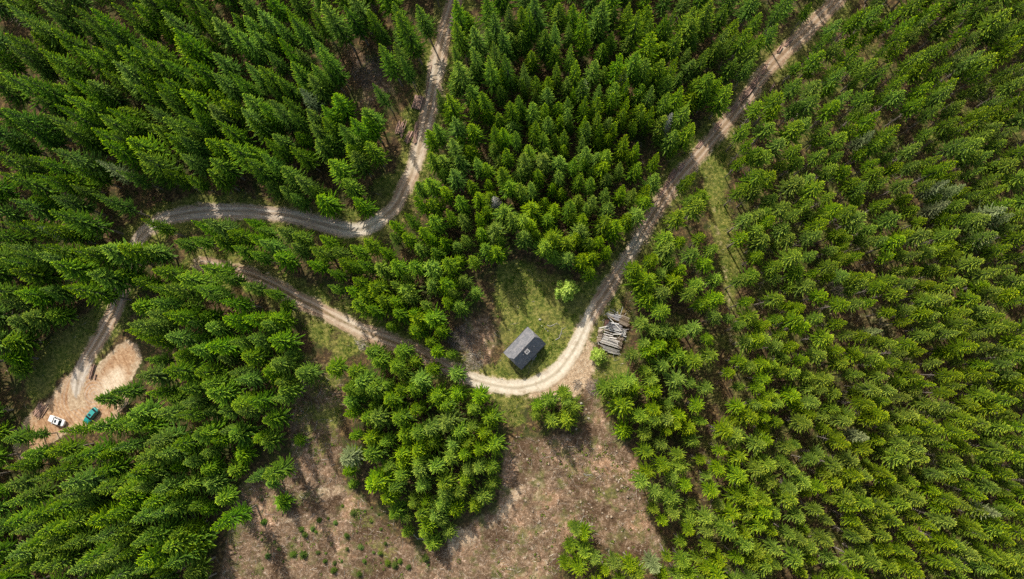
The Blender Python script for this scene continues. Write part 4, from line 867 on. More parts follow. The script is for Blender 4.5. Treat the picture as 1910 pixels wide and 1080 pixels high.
# ------------------------------------------------------------------ logs
def log_mesh(seed):
    r = random.Random(seed); mb = MB(); n = 10
    xsn = [-.5, -.25, 0, .25, .5]; off = [(r.gauss(0, .012), r.gauss(0, .012)) for _ in xsn]
    vs = []
    for i, x in enumerate(xsn):
        for k in range(n):
            rr = .5 * (1.04 - .07 * i) * (1 + .05 * r.gauss(0, 1))
            vs.append((x, off[i][0] * 6 + rr * math.cos(2 * PI * k / n), off[i][1] * 6 + rr * math.sin(2 * PI * k / n)))
    mb.add(vs, [(i * n + k, i * n + (k + 1) % n, (i + 1) * n + (k + 1) % n, (i + 1) * n + k) for i in range(4) for k in range(n)])
    mb.add(vs[:n][::-1], [tuple(range(n))], 1); mb.add(vs[-n:], [tuple(range(n))], 1)
    return mb.mesh('log', [M['log'], M['cut']])
LOGM = [log_mesh(k) for k in range(5)]
def log_stack(px, py, dx, dy, length, n, layers, dia, jit, label, group):
    c = P(px, py); a = pxdir(dx, dy); ux, uy = math.cos(a), math.sin(a); vx, vy = -uy, ux
    for ly in range(layers):
        for i in range(n - ly):
            off = (i - (n - ly - 1) / 2) * dia * 1.06 + random.gauss(0, .02 + jit * .12); al = random.gauss(0, .08 + jit * .35)
            x = c[0] + vx * off + ux * al; y = c[1] + vy * off + uy * al
            o = link(bpy.data.objects.new('log', random.choice(LOGM)))
            d = dia * random.uniform(.82, 1.05); o.scale = (length * random.uniform(.92 - jit * .2, 1.06), d, d)
            o.location = (x, y, float(terrain(x, y)) + .04 + d * .5 + ly * dia * .86 + random.random() * .03 * jit)
            o.rotation_euler = (random.random() * 6.28, random.gauss(0, .01 + .03 * jit), a + random.gauss(0, .012 + .13 * jit))
            tag(o, label, 'log', group)
log_stack(780, 192, -.26, .96, 3.5, 9, 3, .29, .1, 'brown log of the square tidy stack left of the upper gravel road', 'logs in the square stack by the gravel road')
log_stack(747, 240, -.33, .94, 3.4, 8, 2, .30, .9, 'log of the jumbled pile farthest left of the gravel road bend', 'logs in the jumbled pile by the gravel road')
log_stack(763, 256, -.36, .93, 3.3, 5, 2, .30, .35, 'log of the slanting pile next to the gravel road, below the square stack', 'logs in the slanting pile by the gravel road')
log_stack(775.5, 255, -.12, .99, 3.5, 3, 2, .33, .15, 'log of the narrow pile touching the gravel road edge', 'logs in the narrow pile by the gravel road')
log_stack(777, 234, -.1, .99, 1.9, 3, 2, .28, .2, 'short log of the small pile between the square stack and narrow pile', 'short logs by the gravel road')
log_stack(1255, 326, .52, -.85, 3.0, 5, 2, .29, .3, 'log of the largest pile along the dirt track below the trail fork', 'logs in the largest pile along the dirt track')
log_stack(1270, 312, .62, -.78, 1.9, 4, 2, .28, .3, 'short log of the pile just above the largest trackside pile', 'logs in the pile nearest the trail fork')
log_stack(1244, 345, .5, -.86, 1.9, 3, 1, .3, .3, 'short dark log of the pile just below the largest trackside pile', 'short dark logs along the dirt track')
log_stack(1237, 357, .5, -.86, 3.2, 2, 1, .22, .3, 'thin pole at the lower end of the trackside log piles', 'thin poles along the dirt track')
log_stack(1306, 269, .62, -.78, 2.4, 4, 1, .27, .4, 'log lying left of the dirt track at the grass trail fork', 'logs at the trail fork')
log_stack(1337, 236, .5, -.86, 2.1, 4, 1, .26, .5, 'sunlit log left of the dirt track just above the trail fork', 'sunlit logs above the trail fork')
log_stack(1369, 202, .66, -.75, 2.0, 3, 2, .28, .2, 'log of the small dark pile midway up the right dirt road', 'logs in the small dark pile midway up the road')
log_stack(1389, 181, .66, -.75, 3.6, 4, 2, .27, .35, 'log of the lower long pile on the left side of the upper dirt road', 'logs in the lower long pile on the dirt road')
log_stack(1399, 168, .62, -.78, 3.4, 5, 2, .27, .35, 'log of the long pile next above the lower one on the dirt road', 'logs in the middle long pile on the dirt road')
log_stack(1410, 152, .6, -.8, 3.0, 4, 2, .27, .35, 'log of the dark pile below the long pale logs on the dirt road', 'logs in the dark pile on the dirt road')
log_stack(1425, 131, .36, -.93, 3.0, 2, 1, .34, .1, 'long pale log lying along the left edge of the upper dirt road', 'long pale logs on the dirt road')
log_stack(1453, 93, .55, -.83, 1.7, 3, 2, .32, .35, 'pale short log of the crossed pile on the upper dirt road', 'pale short logs on the dirt road')
log_stack(1469, 80, .66, -.75, 2.4, 3, 1, .32, .15, 'log of the topmost pile beside the upper dirt road', 'logs in the topmost pile on the dirt road')
log_stack(1440, 164, .5, -.86, 2.2, 2, 1, .3, .3, 'dark log on the right side of the upper dirt road', 'dark logs right of the dirt road')
log_stack(76, 765, .55, -.84, 3.4, 9, 2, .26, .9, 'log of the loose pile beside the white sedan', 'logs in the loose pile by the white sedan')
log_stack(173, 693, -.2, .98, 3.6, 3, 2, .34, .05, 'reddish log of the narrow pile in the middle of the yard', 'reddish logs in the yard')
log_stack(178.5, 703, -.2, .98, 1.4, 1, 1, .36, 0, 'short grey log beside the reddish logs in the yard', None)
log_stack(795, 178, -.17, .98, 7.5, 1, 1, .2, 0, 'long thin pole along the left edge of the upper gravel road', None)
log_stack(801, 142, -.22, .97, 6.0, 1, 1, .2, 0, 'thin pale pole at the upper gravel road beside the sunny patch', None)

# ------------------------------------------------------------------ brush piles and litter
def sticks(n, place, lmin, lmax, r0, r1, flat=.15):
    V = []; Fq = []
    x, y, z = place(n); m_ = len(x)
    a = rng.random(m_) * PI * 2; el = rng.normal(0, flat, m_); l = lmin + (lmax - lmin) * rng.random(m_) ** 2; rr = r0 + (r1 - r0) * rng.random(m_)
    d = np.stack([np.cos(a) * np.cos(el), np.sin(a) * np.cos(el), np.sin(el)], -1) * (l / 2)[:, None]
    s = np.stack([-np.sin(a), np.cos(a), np.zeros(m_)], -1) * rr[:, None]; u = np.array([0, 0, 1.0]) * rr[:, None] * 1.5
    c = np.stack([x, y, z], -1)
    bend = np.stack([-np.sin(a), np.cos(a), np.zeros(m_)], -1) * (rng.normal(0, .09, m_) * l)[:, None]
    v = np.stack([c - d - s, c - d + s, c - d + u, c + bend - s, c + bend + s, c + bend + u, c + d - s * .4, c + d + s * .4, c + d + u * .4], 1).reshape(-1, 3)
    b = (np.arange(m_) * 9)[:, None]
    q = np.concatenate([b + np.array(k) for k in ((0, 3, 5, 2), (1, 2, 5, 4), (3, 6, 8, 5), (4, 5, 8, 7), (0, 1, 4, 3), (3, 4, 7, 6))])
    return v, q
def brush_pile(px, py, R, h, n, m_, label):
    c = P(px, py)
    def pl(k):
        a = rng.random(k) * 6.28; r = R * rng.random(k) ** .6
        x = c[0] + r * np.cos(a); y = c[1] + r * np.sin(a)
        return x, y, ground_z(x, y) + rng.random(k) * h * (1 - (r / R) ** 2) + .05
    v, q = sticks(n, pl, .5, 2.4, .012, .04, .3)
    o = link(bpy.data.objects.new('brush_pile', mesh_np('brush_pile', v, q, m_)))
    tag(o, label, 'brush pile')
brush_pile(860, 632, 3.3, .7, 420, M['greytwig'], 'grey heap of dry branches left of the cabin clearing')
brush_pile(882, 672, 2.6, .7, 320, M['twig'], 'brownish heap of dry branches just above the track by the cabin')
brush_pile(1108, 722, 1.9, .6, 200, M['greytwig'], 'dark tangle of branches right of the bend in the road')
brush_pile(690, 135, 4.6, .6, 420, M['greytwig'], 'wide patch of dark dry branches in the upper forest gap')
brush_pile(1076, 717, 1.2, .4, 90, M['twig'], 'small pale heap of branches beside the road bend')
brush_pile(676, 640, 1.7, .5, 120, M['twig'], 'small heap of pale branches under the dirt track')
brush_pile(870, 165, 1.6, .5, 110, M['greytwig'], 'brown branch heap right of the upper gravel road')
for px, py, l, dx, dy, lb in [(1046, 622, 4.2, .6, -.8, 'long pale fallen branch between cabin and road'), (1032, 606, 3.0, 1, -.1, 'pale crooked branch on the grass above the cabin'), (1084, 972, 4.5, .7, -.7, 'long thin fallen branch above the bottom clump'), (790, 1005, 5, .9, .3, 'thin pale fallen stem left of the middle clump tip'), (1098, 886, 2.4, 1, .2, 'whitish curved branch in the stump clearing'), (1295, 300, 4.0, .4, .9, 'pale fallen stem crossing the verge at the trail fork')]:
    c = P(px, py); a = pxdir(dx, dy); mb = MB(); ux, uy = math.cos(a), math.sin(a)
    pts = [(c[0] + ux * l * t - uy * l * .09 * math.sin(t * 7), c[1] + uy * l * t + ux * l * .09 * math.sin(t * 7), float(ground_z(c[0] + ux * l * t, c[1] + uy * l * t)) + .1) for t in (-.5, -.25, 0, .25, .5)]
    mb.tube(pts, [.1, .085, .07, .05, .02], 6)
    for t, sg in ((1, 1), (2, -1), (3, 1)):
        p = Vector(pts[t]); aa = a + sg * .8; mb.tube([p, p + Vector((math.cos(aa) * l * .18, math.sin(aa) * l * .18, .15))], [.04, .012], 4)
    tag(mb.obj('fallen_branch', M['dead']), lb, 'branch')
for px, py, s, lb in [(1007, 596, .42, 'largest pale stone on the grass above the cabin'), (1011, 608, .26, 'small pale stone just below the largest one'), (1018, 613, .3, 'pale stone left of a pair near the cabin'), (1021.5, 617, .24, 'pale stone closest to the cabin roof corner'), (936, 707, .3, 'pale stone on the grass below the cabin'), (1084, 752, .4, 'pale stone at the top of the stump clearing'), (1098, 780, .34, 'pinkish stone right of the pair below the road bend')]:
    c = P(px, py); bm = bmesh.new(); bmesh.ops.create_icosphere(bm, subdivisions=2, radius=1); r = random.Random(px)
    for v in bm.verts: v.co = Vector((v.co.x, v.co.y * .8, v.co.z * .6)) * s * .8 * (1 + r.uniform(-.16, .16))
    me = bpy.data.meshes.new('rock'); bm.to_mesh(me); bm.free(); me.materials.append(M['stone'])
    o = tag(link(bpy.data.objects.new('rock', me)), lb, 'stone'); o.location = (c[0], c[1], float(ground_z(c[0], c[1])) + s * .25)

def scatter(n, weight):
    """points on the built ground, kept with the probability weight(g, s, so, dr, yard) asks for"""
    x = rng.uniform(-150, 132, n); y = rng.uniform(-62, 100, n)
    q = np.clip(np.rint((y - y0) / st).astype(int), 0, ny - 1) * nx + np.clip(np.rint((x - x0) / st).astype(int), 0, nx - 1)
    g, s, so, dr, dyd = g_[q], s_[q], so_[q], dr_[q], dy_[q]
    nz = fbm(x / 5, y / 5, 91, 3)
    hd = np.hypot(x - HOUSE[0], y - HOUSE[1])
    k = (rng.random(n) < weight(g, s, so, dr, nz)) & (dr > 1.75) & (dyd > -.3) & (hd > 3.4)
    return x[k], y[k]
# dry sticks over slash and forest floor
x, y = scatter(60000, lambda g, s, so, dr, nz: 0.02 + .6 * s * sstep(.3, .55, nz) + .03 * g)
v, q = sticks(len(x), lambda n: (x, y, ground_z(x, y) + .05), .3, 2.6, .014, .05, .12)
tag(link(bpy.data.objects.new('branch_litter', mesh_np('branch_litter', v, q, M['twig']))), 'broken twigs and splinters strewn over the clearings', 'litter', kind='stuff')
# grass tufts
x, y = scatter(150000, lambda g, s, so, dr, nz: np.clip(.75 * g * sstep(.35, .6, nz) + .05 * s * sstep(.5, .65, nz) - .6 * so, 0, 1))
nT = len(x); B = 6
z = ground_z(x, y)
a = rng.random((nT, B)) * 6.28; l = rng.uniform(.16, .46, (nT, B)) * rng.uniform(.6, 1.3, nT)[:, None]; hh = rng.uniform(.12, .38, (nT, B)); w = rng.uniform(.03, .07, (nT, B))
bx = x[:, None] + .12 * np.cos(a); by = y[:, None] + .12 * np.sin(a); bz = np.repeat(z[:, None], B, 1)
ca, sa = np.cos(a), np.sin(a)
v = np.stack([np.stack([bx - w * sa, by + w * ca, bz - .03], -1), np.stack([bx + w * sa, by - w * ca, bz - .03], -1), np.stack([bx + l * ca, by + l * sa, bz + hh], -1)], 2).reshape(-1, 3)
tv = np.stack([np.full((nT, B), .1), np.full((nT, B), .1), np.repeat(rng.uniform(.3, 1, (nT, 1)), B, 1)], 2).ravel()
tag(link(bpy.data.objects.new('grass', mesh_np('grass', v, np.arange(len(v)).reshape(-1, 3), M['grass'], {'tip': tv}))), 'patchy yellow-green grass along verges and in the glades', 'grass', kind='stuff')
# low leafy undergrowth along verges and forest edges
x, y = scatter(26000, lambda g, s, so, dr, nz: np.clip(.5 * g * sstep(.45, .62, nz) + .22 * sstep(9, 3.5, dr) * sstep(.42, .6, nz) + .20 * s * sstep(.45, .6, nz) + .03 - .6 * so, 0, 1))
nT = len(x); B = 22; z = ground_z(x, y); sz = rng.uniform(.3, .85, nT)[:, None]
d = rng.normal(0, 1, (nT, B, 3)); d /= np.linalg.norm(d, axis=2)[..., None]; d[..., 2] = np.abs(d[..., 2])
c = np.stack([x, y, z], -1)[:, None, :] + d * sz[..., None] * np.array([1, 1, .7])
u = rng.normal(0, 1, (nT, B, 3)); u /= np.linalg.norm(u, axis=2)[..., None]; w = np.cross(u, d); ll = .15 * (.6 + .8 * rng.random((nT, B, 1)))
v = np.stack([c - u * ll, c + w * ll * .7, c + u * ll, c - w * ll * .7], 2).reshape(-1, 3)
tv = np.repeat(np.clip(d[..., 2] * .7 + .2 * rng.random((nT, B)), 0, 1).ravel(), 4)
tag(link(bpy.data.objects.new('undergrowth', mesh_np('undergrowth', v, np.arange(len(v)).reshape(-1, 4), M['shrub'], {'tip': tv}))), 'low dark green undergrowth along the forest edges', 'undergrowth', kind='stuff')
# ------------------------------------------------------------------ cabin
def slate():
    m, nt = mat('slate_roof')
    tc = nt.nodes.new('ShaderNodeTexCoord').outputs['Object']
    br = nt.nodes.new('ShaderNodeTexBrick'); L(nt, nt.nodes.new('ShaderNodeUVMap').outputs[0], br.inputs[0])
    br.inputs['Scale'].default_value = 1; br.inputs['Brick Width'].default_value = .38; br.inputs['Row Height'].default_value = .26; br.inputs['Mortar Size'].default_value = .012
    br.inputs['Color1'].default_value = (.13, .135, .155, 1); br.inputs['Color2'].default_value = (.18, .184, .205, 1); br.inputs['Mortar'].default_value = (.07, .07, .078, 1)
    n = noise(nt, tc, 1.1, 5, .65); n2 = noise(nt, tc, 7, 3, .6)
    c = mixc(nt, maprange(nt, n, .46, .62, 0, .6), br.outputs[0], (.25, .24, .25)); c = mixc(nt, maprange(nt, n2, .56, .7, 0, .4), c, (.10, .09, .075))
    finish(nt, c, .6, br.outputs[1], -.2, .02, .3); return m
M['slate'] = slate()
M['ridge'] = simple('ridge_tiles', [(.3, (.16, .155, .16)), (.7, (.26, .25, .26))], 5)
M['board'] = simple('dark_wall_boards', [(.3, (.07, .048, .032)), (.6, (.14, .10, .068)), (.8, (.22, .165, .12))], 5, stretch=(1, 1, .2))
M['foundation'] = simple('stone_foundation', [(.3, (.20, .19, .17)), (.7, (.36, .34, .31))], 3)
M['chimney'] = simple('chimney_render', [(.3, (.20, .19, .19)), (.7, (.34, .33, .33))], 5)
M['soot'] = simple('sooty_flue', [(.3, (.015, .015, .015)), (.7, (.05, .045, .04))], 5)
M['white'] = simple('white_window_paint', [(.3, (.6, .58, .54)), (.7, (.78, .77, .74))], 5, .5)
M['glass'] = simple('dark_window_glass', [(.3, (.015, .018, .02)), (.7, (.03, .034, .038))], 1, .06, bump=0, spec=.6)
M['iron'] = simple('dark_iron', [(.3, (.03, .03, .032)), (.7, (.07, .068, .065))], 6, .5, metal=.6)
hx, hy = float(HOUSE[0]), float(HOUSE[1]); hz = float(min(terrain(hx + a, hy + b) for a in (-4, 4) for b in (-4, 4)))
cab = thing('cabin', (hx, hy, hz), pxdir(41, -43.5), 'small cabin with grey slate half-hipped roof and chimney inside the road bend', 'cabin')
LX, LY, EV, RG = 7.4, 4.9, 2.35, 5.45     # wall length, wall depth, eave and ridge heights
ex, ey = 4.3, 2.98; rx = 3.55
mb = MB(); mb.box((0, 0, .1), (LX + .16, LY + .16, 1.1)); bevel(mb.obj('foundation', M['foundation'], cab), .03)
sl_ = (RG - EV) / ey
mb = MB()
t = LY / 2; zw = EV + (ey - t) * sl_ - .1; zr = RG - .25; hipz = EV + .62 * (RG - EV); yh = (RG - hipz) / sl_
for s in (-1, 1):
    X_ = s * LX / 2
    mb.add([(X_, -t, .55), (X_, t, .55), (X_, t, zw), (X_, yh, hipz), (X_, -yh, hipz), (X_, -t, zw)], [(0, 1, 2, 3, 4, 5) if s > 0 else (5, 4, 3, 2, 1, 0)])
    mb.add([(-LX / 2, s * t, .55), (LX / 2, s * t, .55), (LX / 2, s * t, zw), (-LX / 2, s * t, zw)], [(0, 1, 2, 3) if s < 0 else (3, 2, 1, 0)])
mb.obj('wall', M['board'], cab)
def slab(name, quad, th, material, uvdir=True):
    """a roof plane with thickness and UVs in metres"""
    q = [Vector(p) for p in quad]; n = (q[1] - q[0]).cross(q[2] - q[0]).normalized()
    if n.z < 0: q = q[::-1]; n = -n
    k = len(q); me = bpy.data.meshes.new(name)
    me.from_pydata([tuple(p) for p in q] + [tuple(p - n * th) for p in q], [], [tuple(range(k))] + [tuple(range(2 * k - 1, k - 1, -1))] + [(i, i + k, (i + 1) % k + k, (i + 1) % k) for i in range(k)])
    h = Vector((0, 0, 1)).cross(n).normalized(); w = n.cross(h); uv = me.uv_layers.new(name='UVMap')
    for lp in me.loops:
        p = me.vertices[lp.vertex_index].co; uv.data[lp.index].uv = (p.dot(h), p.dot(w))
    me.materials.append(material); me.update(); return link(bpy.data.objects.new(name, me), cab)
def yat(z): return (RG - z) / sl_
zh = EV + .60 * (RG - EV); yh2 = yat(zh)
for s in (-1, 1):
    slab('roof', [(-ex, s * ey, EV), (ex, s * ey, EV), (ex, s * yh2, zh), (rx, 0.0, RG), (-rx, 0.0, RG), (-ex, s * yh2, zh)], .12, M['slate'])
for s in (-1, 1):
    slab('roof_hip', [(s * ex, -yh2, zh), (s * ex, yh2, zh), (s * rx, 0, RG)], .12, M['slate'])
mb = MB(); mb.tube([(-rx - .05, 0, RG - .02), (rx + .05, 0, RG - .02)], [.11, .11], 8); mb.obj('roof_ridge', M['ridge'], cab)
mb = MB()
for s in (-1, 1):
    mb.tube([(-ex, s * (ey + .07), EV - .08), (ex, s * (ey + .07), EV - .08)], [.07, .07], 8)
    mb.tube([(ex - .4, s * (ey + .05), EV - .1), (ex - .5, s * (LY / 2 + .08), EV - .5), (ex - .5, s * (LY / 2 + .08), .1)], [.045] * 3, 6)
mb.obj('gutter', M['iron'], cab)
cx_, cy_ = -.15, -1.15; cz = RG - abs(cy_) * sl_
mb = MB(); mb.box((cx_, cy_, cz + .35), (.95, .8, 1.9)); ch = bevel(mb.obj('chimney', M['chimney'], cab), .03)
mb = MB(); mb.box((cx_, cy_, cz + 1.36), (1.16, 1.0, .14)); bevel(mb.obj('chimney_cap', M['chimney'], ch), .02)
mb = MB(); mb.tube([(cx_ - .2, cy_, cz + 1.4), (cx_ - .2, cy_, cz + 1.62)], [.15, .14], 10); mb.tube([(cx_ + .22, cy_, cz + 1.4), (cx_ + .22, cy_, cz + 1.62)], [.15, .14], 10); mb.obj('flue', M['soot'], ch)
mb = MB(); mb.tube([(.15, .05, RG - .3), (.15, .05, RG + 1.5)], [.03, .03], 6)
for zq, w in ((1.45, .5), (1.2, .4), (.95, .3)): mb.tube([(.15 - w, .05, RG + zq), (.15 + w, .05, RG + zq)], [.016, .016], 5)
mb.obj('antenna', M['iron'], cab)
for vx_, vy_ in ((-2.9, 1.9), (1.9, -1.4), (-1.3, -.9)):
    mb = MB(); zq = RG - abs(vy_) * sl_; mb.tube([(vx_, vy_, zq - .1), (vx_, vy_, zq + .28)], [.09, .085], 8); mb.obj('roof_vent', M['chimney'], cab)
def window(x, y, along_x, w=.8, h=.9, z=1.45):
    mb = MB(); dx, dy = (1, 0) if along_x else (0, 1); nx_, ny_ = (0, 1 if y > 0 else -1) if along_x else (1 if x > 0 else -1, 0)
    for a, b, ww, hh_ in ((0, h / 2, w + .12, .08), (0, -h / 2, w + .12, .08), (-w / 2, 0, .08, h), (w / 2, 0, .08, h), (0, 0, .045, h), (0, 0, w, .04)):
        mb.box((x + dx * a + nx_ * .03, y + dy * a + ny_ * .03, z + b), (ww if along_x else .08, .08 if along_x else ww, hh_))
    f = mb.obj('window', M['white'], cab); g = MB()
    g.box((x + nx_ * .012, y + ny_ * .012, z), (w if along_x else .03, .03 if along_x else w, h)); g.obj('pane', M['glass'], f)
for x_ in (-2.3, 2.3): window(x_, -LY / 2, True); window(x_, LY / 2, True)
window(LX / 2, -.9, False); window(LX / 2, .9, False); window(-LX / 2, 0, False)
mb = MB(); mb.box((0, -LY / 2 - .04, 1.5), (.95, .07, 1.95)); dr = mb.obj('door', simple('door_paint', [(.3, (.10, .055, .03)), (.7, (.17, .10, .06))], 4), cab)
mb = MB(); mb.box((.36, -LY / 2 - .1, 1.45), (.1, .06, .03)); mb.obj('handle', M['iron'], dr)
mb = MB(); mb.box((0, -LY / 2 - .55, .2), (1.5, .8, .5)); mb.obj('step', M['foundation'], cab)

# ------------------------------------------------------------------ collapsed board shed
def weathered(name, a, b, c):
    m, nt = mat(name)
    g = attr(nt, 'tone'); tc = nt.nodes.new('ShaderNodeTexCoord').outputs['Object']
    n = noise(nt, tc, 2.5, 5, .7)
    finish(nt, ramp(nt, math_(nt, 'ADD', g, math_(nt, 'MULTIPLY_ADD', n, .5, -.25)), [(.1, a), (.5, b), (.9, c)]), .9, n, .3, .03); return m
M['greyboard'] = weathered('grey_weathered_boards', (.13, .12, .125), (.33, .315, .32), (.62, .60, .58))
M['paleboard'] = weathered('pale_weathered_boards', (.22, .195, .17), (.48, .445, .405), (.74, .71, .66))
M['brownboard'] = weathered('brown_weathered_boards', (.13, .095, .065), (.29, .225, .165), (.48, .40, .31))
M['redbrick'] = weathered('reddish_rotten_boards', (.10, .05, .04), (.24, .12, .095), (.36, .21, .17))
sx, sy = float(SHED[0]), float(SHED[1]); sz = float(terrain(sx, sy))
shed = thing('collapsed_shed', (sx, sy, sz), 0, 'collapsed heap of weathered grey boards beside the dirt track above the bend', 'collapsed shed')
def Z(a, b): # zoomed pixel (8.31x) -> local metres
    w = P(1080 + a / 8.31, 560 + b / 8.31); return Vector((w[0] - sx, w[1] - sy, 0))
def panel(name, quad, zs4, nb, material, th=.06, jit=.05, seed=0):
    """boards laid from edge 0-1 ... each board spans q0->q1 side to side; nb boards stacked from edge (0,1) to edge (3,2)"""
    r = random.Random(seed); q = [Z(*p) + Vector((0, 0, zq)) for p, zq in zip(quad, zs4)]
    V = []; Fc = []; tone = []
    for k in range(nb):
        t0 = k / nb + .012; t1 = (k + .86 + .1 * r.random()) / nb
        e0 = r.gauss(0, jit); e1 = r.gauss(0, jit); zz = r.random() * .09; tn = min(1, max(0, r.gauss(.5, .26)))
        if r.random() < .05: continue
        A = q[0].lerp(q[3], t0); B = q[1].lerp(q[2], t0 + r.gauss(0, .015)); D = q[0].lerp(q[3], t1); E = q[1].lerp(q[2], t1 + r.gauss(0, .015))
        a_, b_, d_, e_ = A.lerp(B, e0 * .6), A.lerp(B, 1 + e1), D.lerp(E, e0 * .6), D.lerp(E, 1 + e1)
        up = Vector((0, 0, zz)); b0 = len(V)
        V += [p + up for p in (a_, b_, e_, d_)] + [p + up - Vector((0, 0, th)) for p in (a_, b_, e_, d_)]
        Fc += [tuple(b0 + i for i in f) for f in ((3, 2, 1, 0), (4, 5, 6, 7), (0, 1, 5, 4), (1, 2, 6, 5), (2, 3, 7, 6), (3, 0, 4, 7))]; tone += [tn] * 8
    return link(bpy.data.objects.new(name, mesh_np(name, np.array([tuple(p) for p in V]), np.array(Fc), material, {'tone': tone})), shed)
panel('roof_panel', [(440, 175), (655, 245), (610, 335), (425, 262)], (1.5, 1.9, 1.6, 1.2), 12, M['greyboard'], seed=1)
panel('roof_panel', [(650, 232), (775, 285), (735, 430), (590, 370)], (1.95, 1.5, 1.2, 1.7), 13, M['brownboard'], seed=2)
panel('roof_panel', [(470, 330), (655, 395), (640, 492), (385, 432)], (1.5, 1.9, 1.6, 1.1), 11, M['greyboard'], seed=3)
panel('roof_panel', [(385, 545), (615, 640), (590, 745), (312, 655)], (1.4, 1.7, 1.4, .9), 13, M['paleboard'], seed=4)
panel('roof_panel', [(312, 665), (585, 760), (610, 840), (380, 775)], (.85, 1.1, .5, .35), 7, M['paleboard'], seed=5, jit=.1)
panel('wall_panel', [(300, 450), (372, 455), (330, 640), (268, 650)], (.5, 1.0, .8, .4), 14, M['brownboard'], seed=6, jit=.08)
panel('wall_panel', [(395, 300), (468, 300), (460, 415), (385, 410)], (.8, 1.3, 1.1, .7), 8, M['redbrick'], seed=7, jit=.06)
panel('wall_panel', [(660, 440), (735, 460), (710, 570), (640, 560)], (1.3, .9, .7, 1.0), 8, M['paleboard'], seed=8, jit=.15)
panel('wall_panel', [(600, 575), (680, 590), (650, 760), (590, 745)], (1.3, .8, .6, 1.1), 11, M['brownboard'], seed=9, jit=.16)
panel('floor_panel', [(400, 440), (700, 520), (640, 680), (340, 560)], (.35, .35, .35, .35), 10, M['brownboard'], seed=10, jit=.05)
def beam(a, b, z0, z1, w, material, tone=.6):
    p = Z(*a) + Vector((0, 0, z0)); q = Z(*b) + Vector((0, 0, z1)); mb = MB(); d = q - p
    R_ = d.to_track_quat('X', 'Z').to_matrix(); mb.box((p + q) / 2, (d.length, w, w), R_)
    o = mb.obj('beam', material, shed); at = o.data.attributes.new('tone', 'FLOAT', 'POINT'); at.data.foreach_set('value', [tone] * len(o.data.vertices))
for args in [((375, 445), (655, 525), 1.35, 1.5, .28, 'greyboard', .8), ((380, 480), (520, 530), 1.1, 1.2, .2, 'paleboard', .8), ((440, 265), (645, 485), 1.75, 1.95, .22, 'paleboard', .85), ((520, 530), (640, 530), 1.4, 1.5, .3, 'paleboard', .9), ((375, 520), (520, 560), 1.2, 1.35, .3, 'paleboard', .75),
   ((500, 600), (610, 590), 1.0, 1.3, .2, 'brownboard', .6), ((470, 140), (600, 215), 1.7, 1.8, .1, 'greyboard', .7), ((668, 110), (628, 235), 1.5, 1.9, .11, 'greyboard', .9), ((375, 245), (440, 195), 1.0, 1.5, .09, 'paleboard', .9), ((355, 325), (395, 295), .6, .9, .1, 'paleboard', .8), ((690, 245), (720, 205), 1.6, 1.6, .08, 'greyboard', .8),
   ((535, 140), (540, 190), 1.4, 1.7, .08, 'greyboard', .6), ((590, 180), (585, 215), 1.7, 1.8, .09, 'paleboard', .9), ((690, 455), (765, 455), 1.2, 1.0, .12, 'greyboard', .8), ((740, 400), (775, 380), 1.2, 1.0, .18, 'brownboard', .7), ((610, 640), (690, 560), 1.2, .8, .16, 'brownboard', .5), ((600, 790), (645, 850), .6, .2, .12, 'paleboard', .8), ((280, 560), (300, 690), .4, .5, .12, 'paleboard', .8), ((265, 660), (290, 610), .2, .5, .1, 'paleboard', .7), ((535, 830), (530, 880), .5, .2, .1, 'greyboard', .5), ((700, 590), (720, 640), .7, .3, .1, 'greyboard', .7), ((480, 560), (500, 640), 1.2, 1.4, .18, 'brownboard', .4), ((560, 520), (620, 600), 1.2, 1.1, .16, 'greyboard', .3), ((440, 800), (620, 845), .4, .35, .16, 'paleboard', .85)]:
    beam(args[0], args[1], args[2], args[3], args[4] * .72, M[args[5]], args[6] - .22)
_r = random.Random(12)
for k in range(16):
    ca = (_r.uniform(330, 720), _r.uniform(220, 780)); 
    if ca[0] > 700 - (ca[1] - 300) * .16 or ca[0] < 400 - (ca[1] - 300) * .22: continue
    an = _r.choice((_r.uniform(.1, .7), _r.uniform(.1, .7), _r.uniform(0, 3.14))); ln = _r.uniform(28, 85)
    p = Z(ca[0] - ln * math.cos(an), ca[1] - ln * math.sin(an)); q = Z(ca[0] + ln * math.cos(an), ca[1] + ln * math.sin(an)); z0 = 1.5 + _r.uniform(-.25, .5)
    p.z = z0 + _r.uniform(-.3, .3); q.z = z0 + _r.uniform(-.3, .3); d = q - p; mb = MB()
    mb.box((p + q) / 2, (d.length, _r.uniform(.14, .34), .05), d.to_track_quat('X', 'Z').to_matrix() @ Matrix.Rotation(_r.uniform(-.4, .4), 3, 'X'))
    o = mb.obj('loose_board', M[_r.choice(('greyboard', 'paleboard', 'paleboard', 'brownboard'))], shed); at = o.data.attributes.new('tone', 'FLOAT', 'POINT'); at.data.foreach_set('value', [_r.uniform(.15, .8)] * len(o.data.vertices))
for a, zt in (((450, 260), 1.3), ((700, 300), 1.3), ((640, 480), 1.3), ((400, 430), 1.0), ((400, 560), 1.2), ((590, 650), 1.3), ((340, 640), .8), ((580, 730), 1.1), ((640, 380), 1.5), ((540, 200), 1.3)):
    p = Z(*a); mb = MB(); mb.box((p.x, p.y, zt / 2 - .1), (.16, .16, zt + .2)); o = mb.obj('post', M['brownboard'], shed); at = o.data.attributes.new('tone', 'FLOAT', 'POINT'); at.data.foreach_set('value', [.4] * len(o.data.vertices))

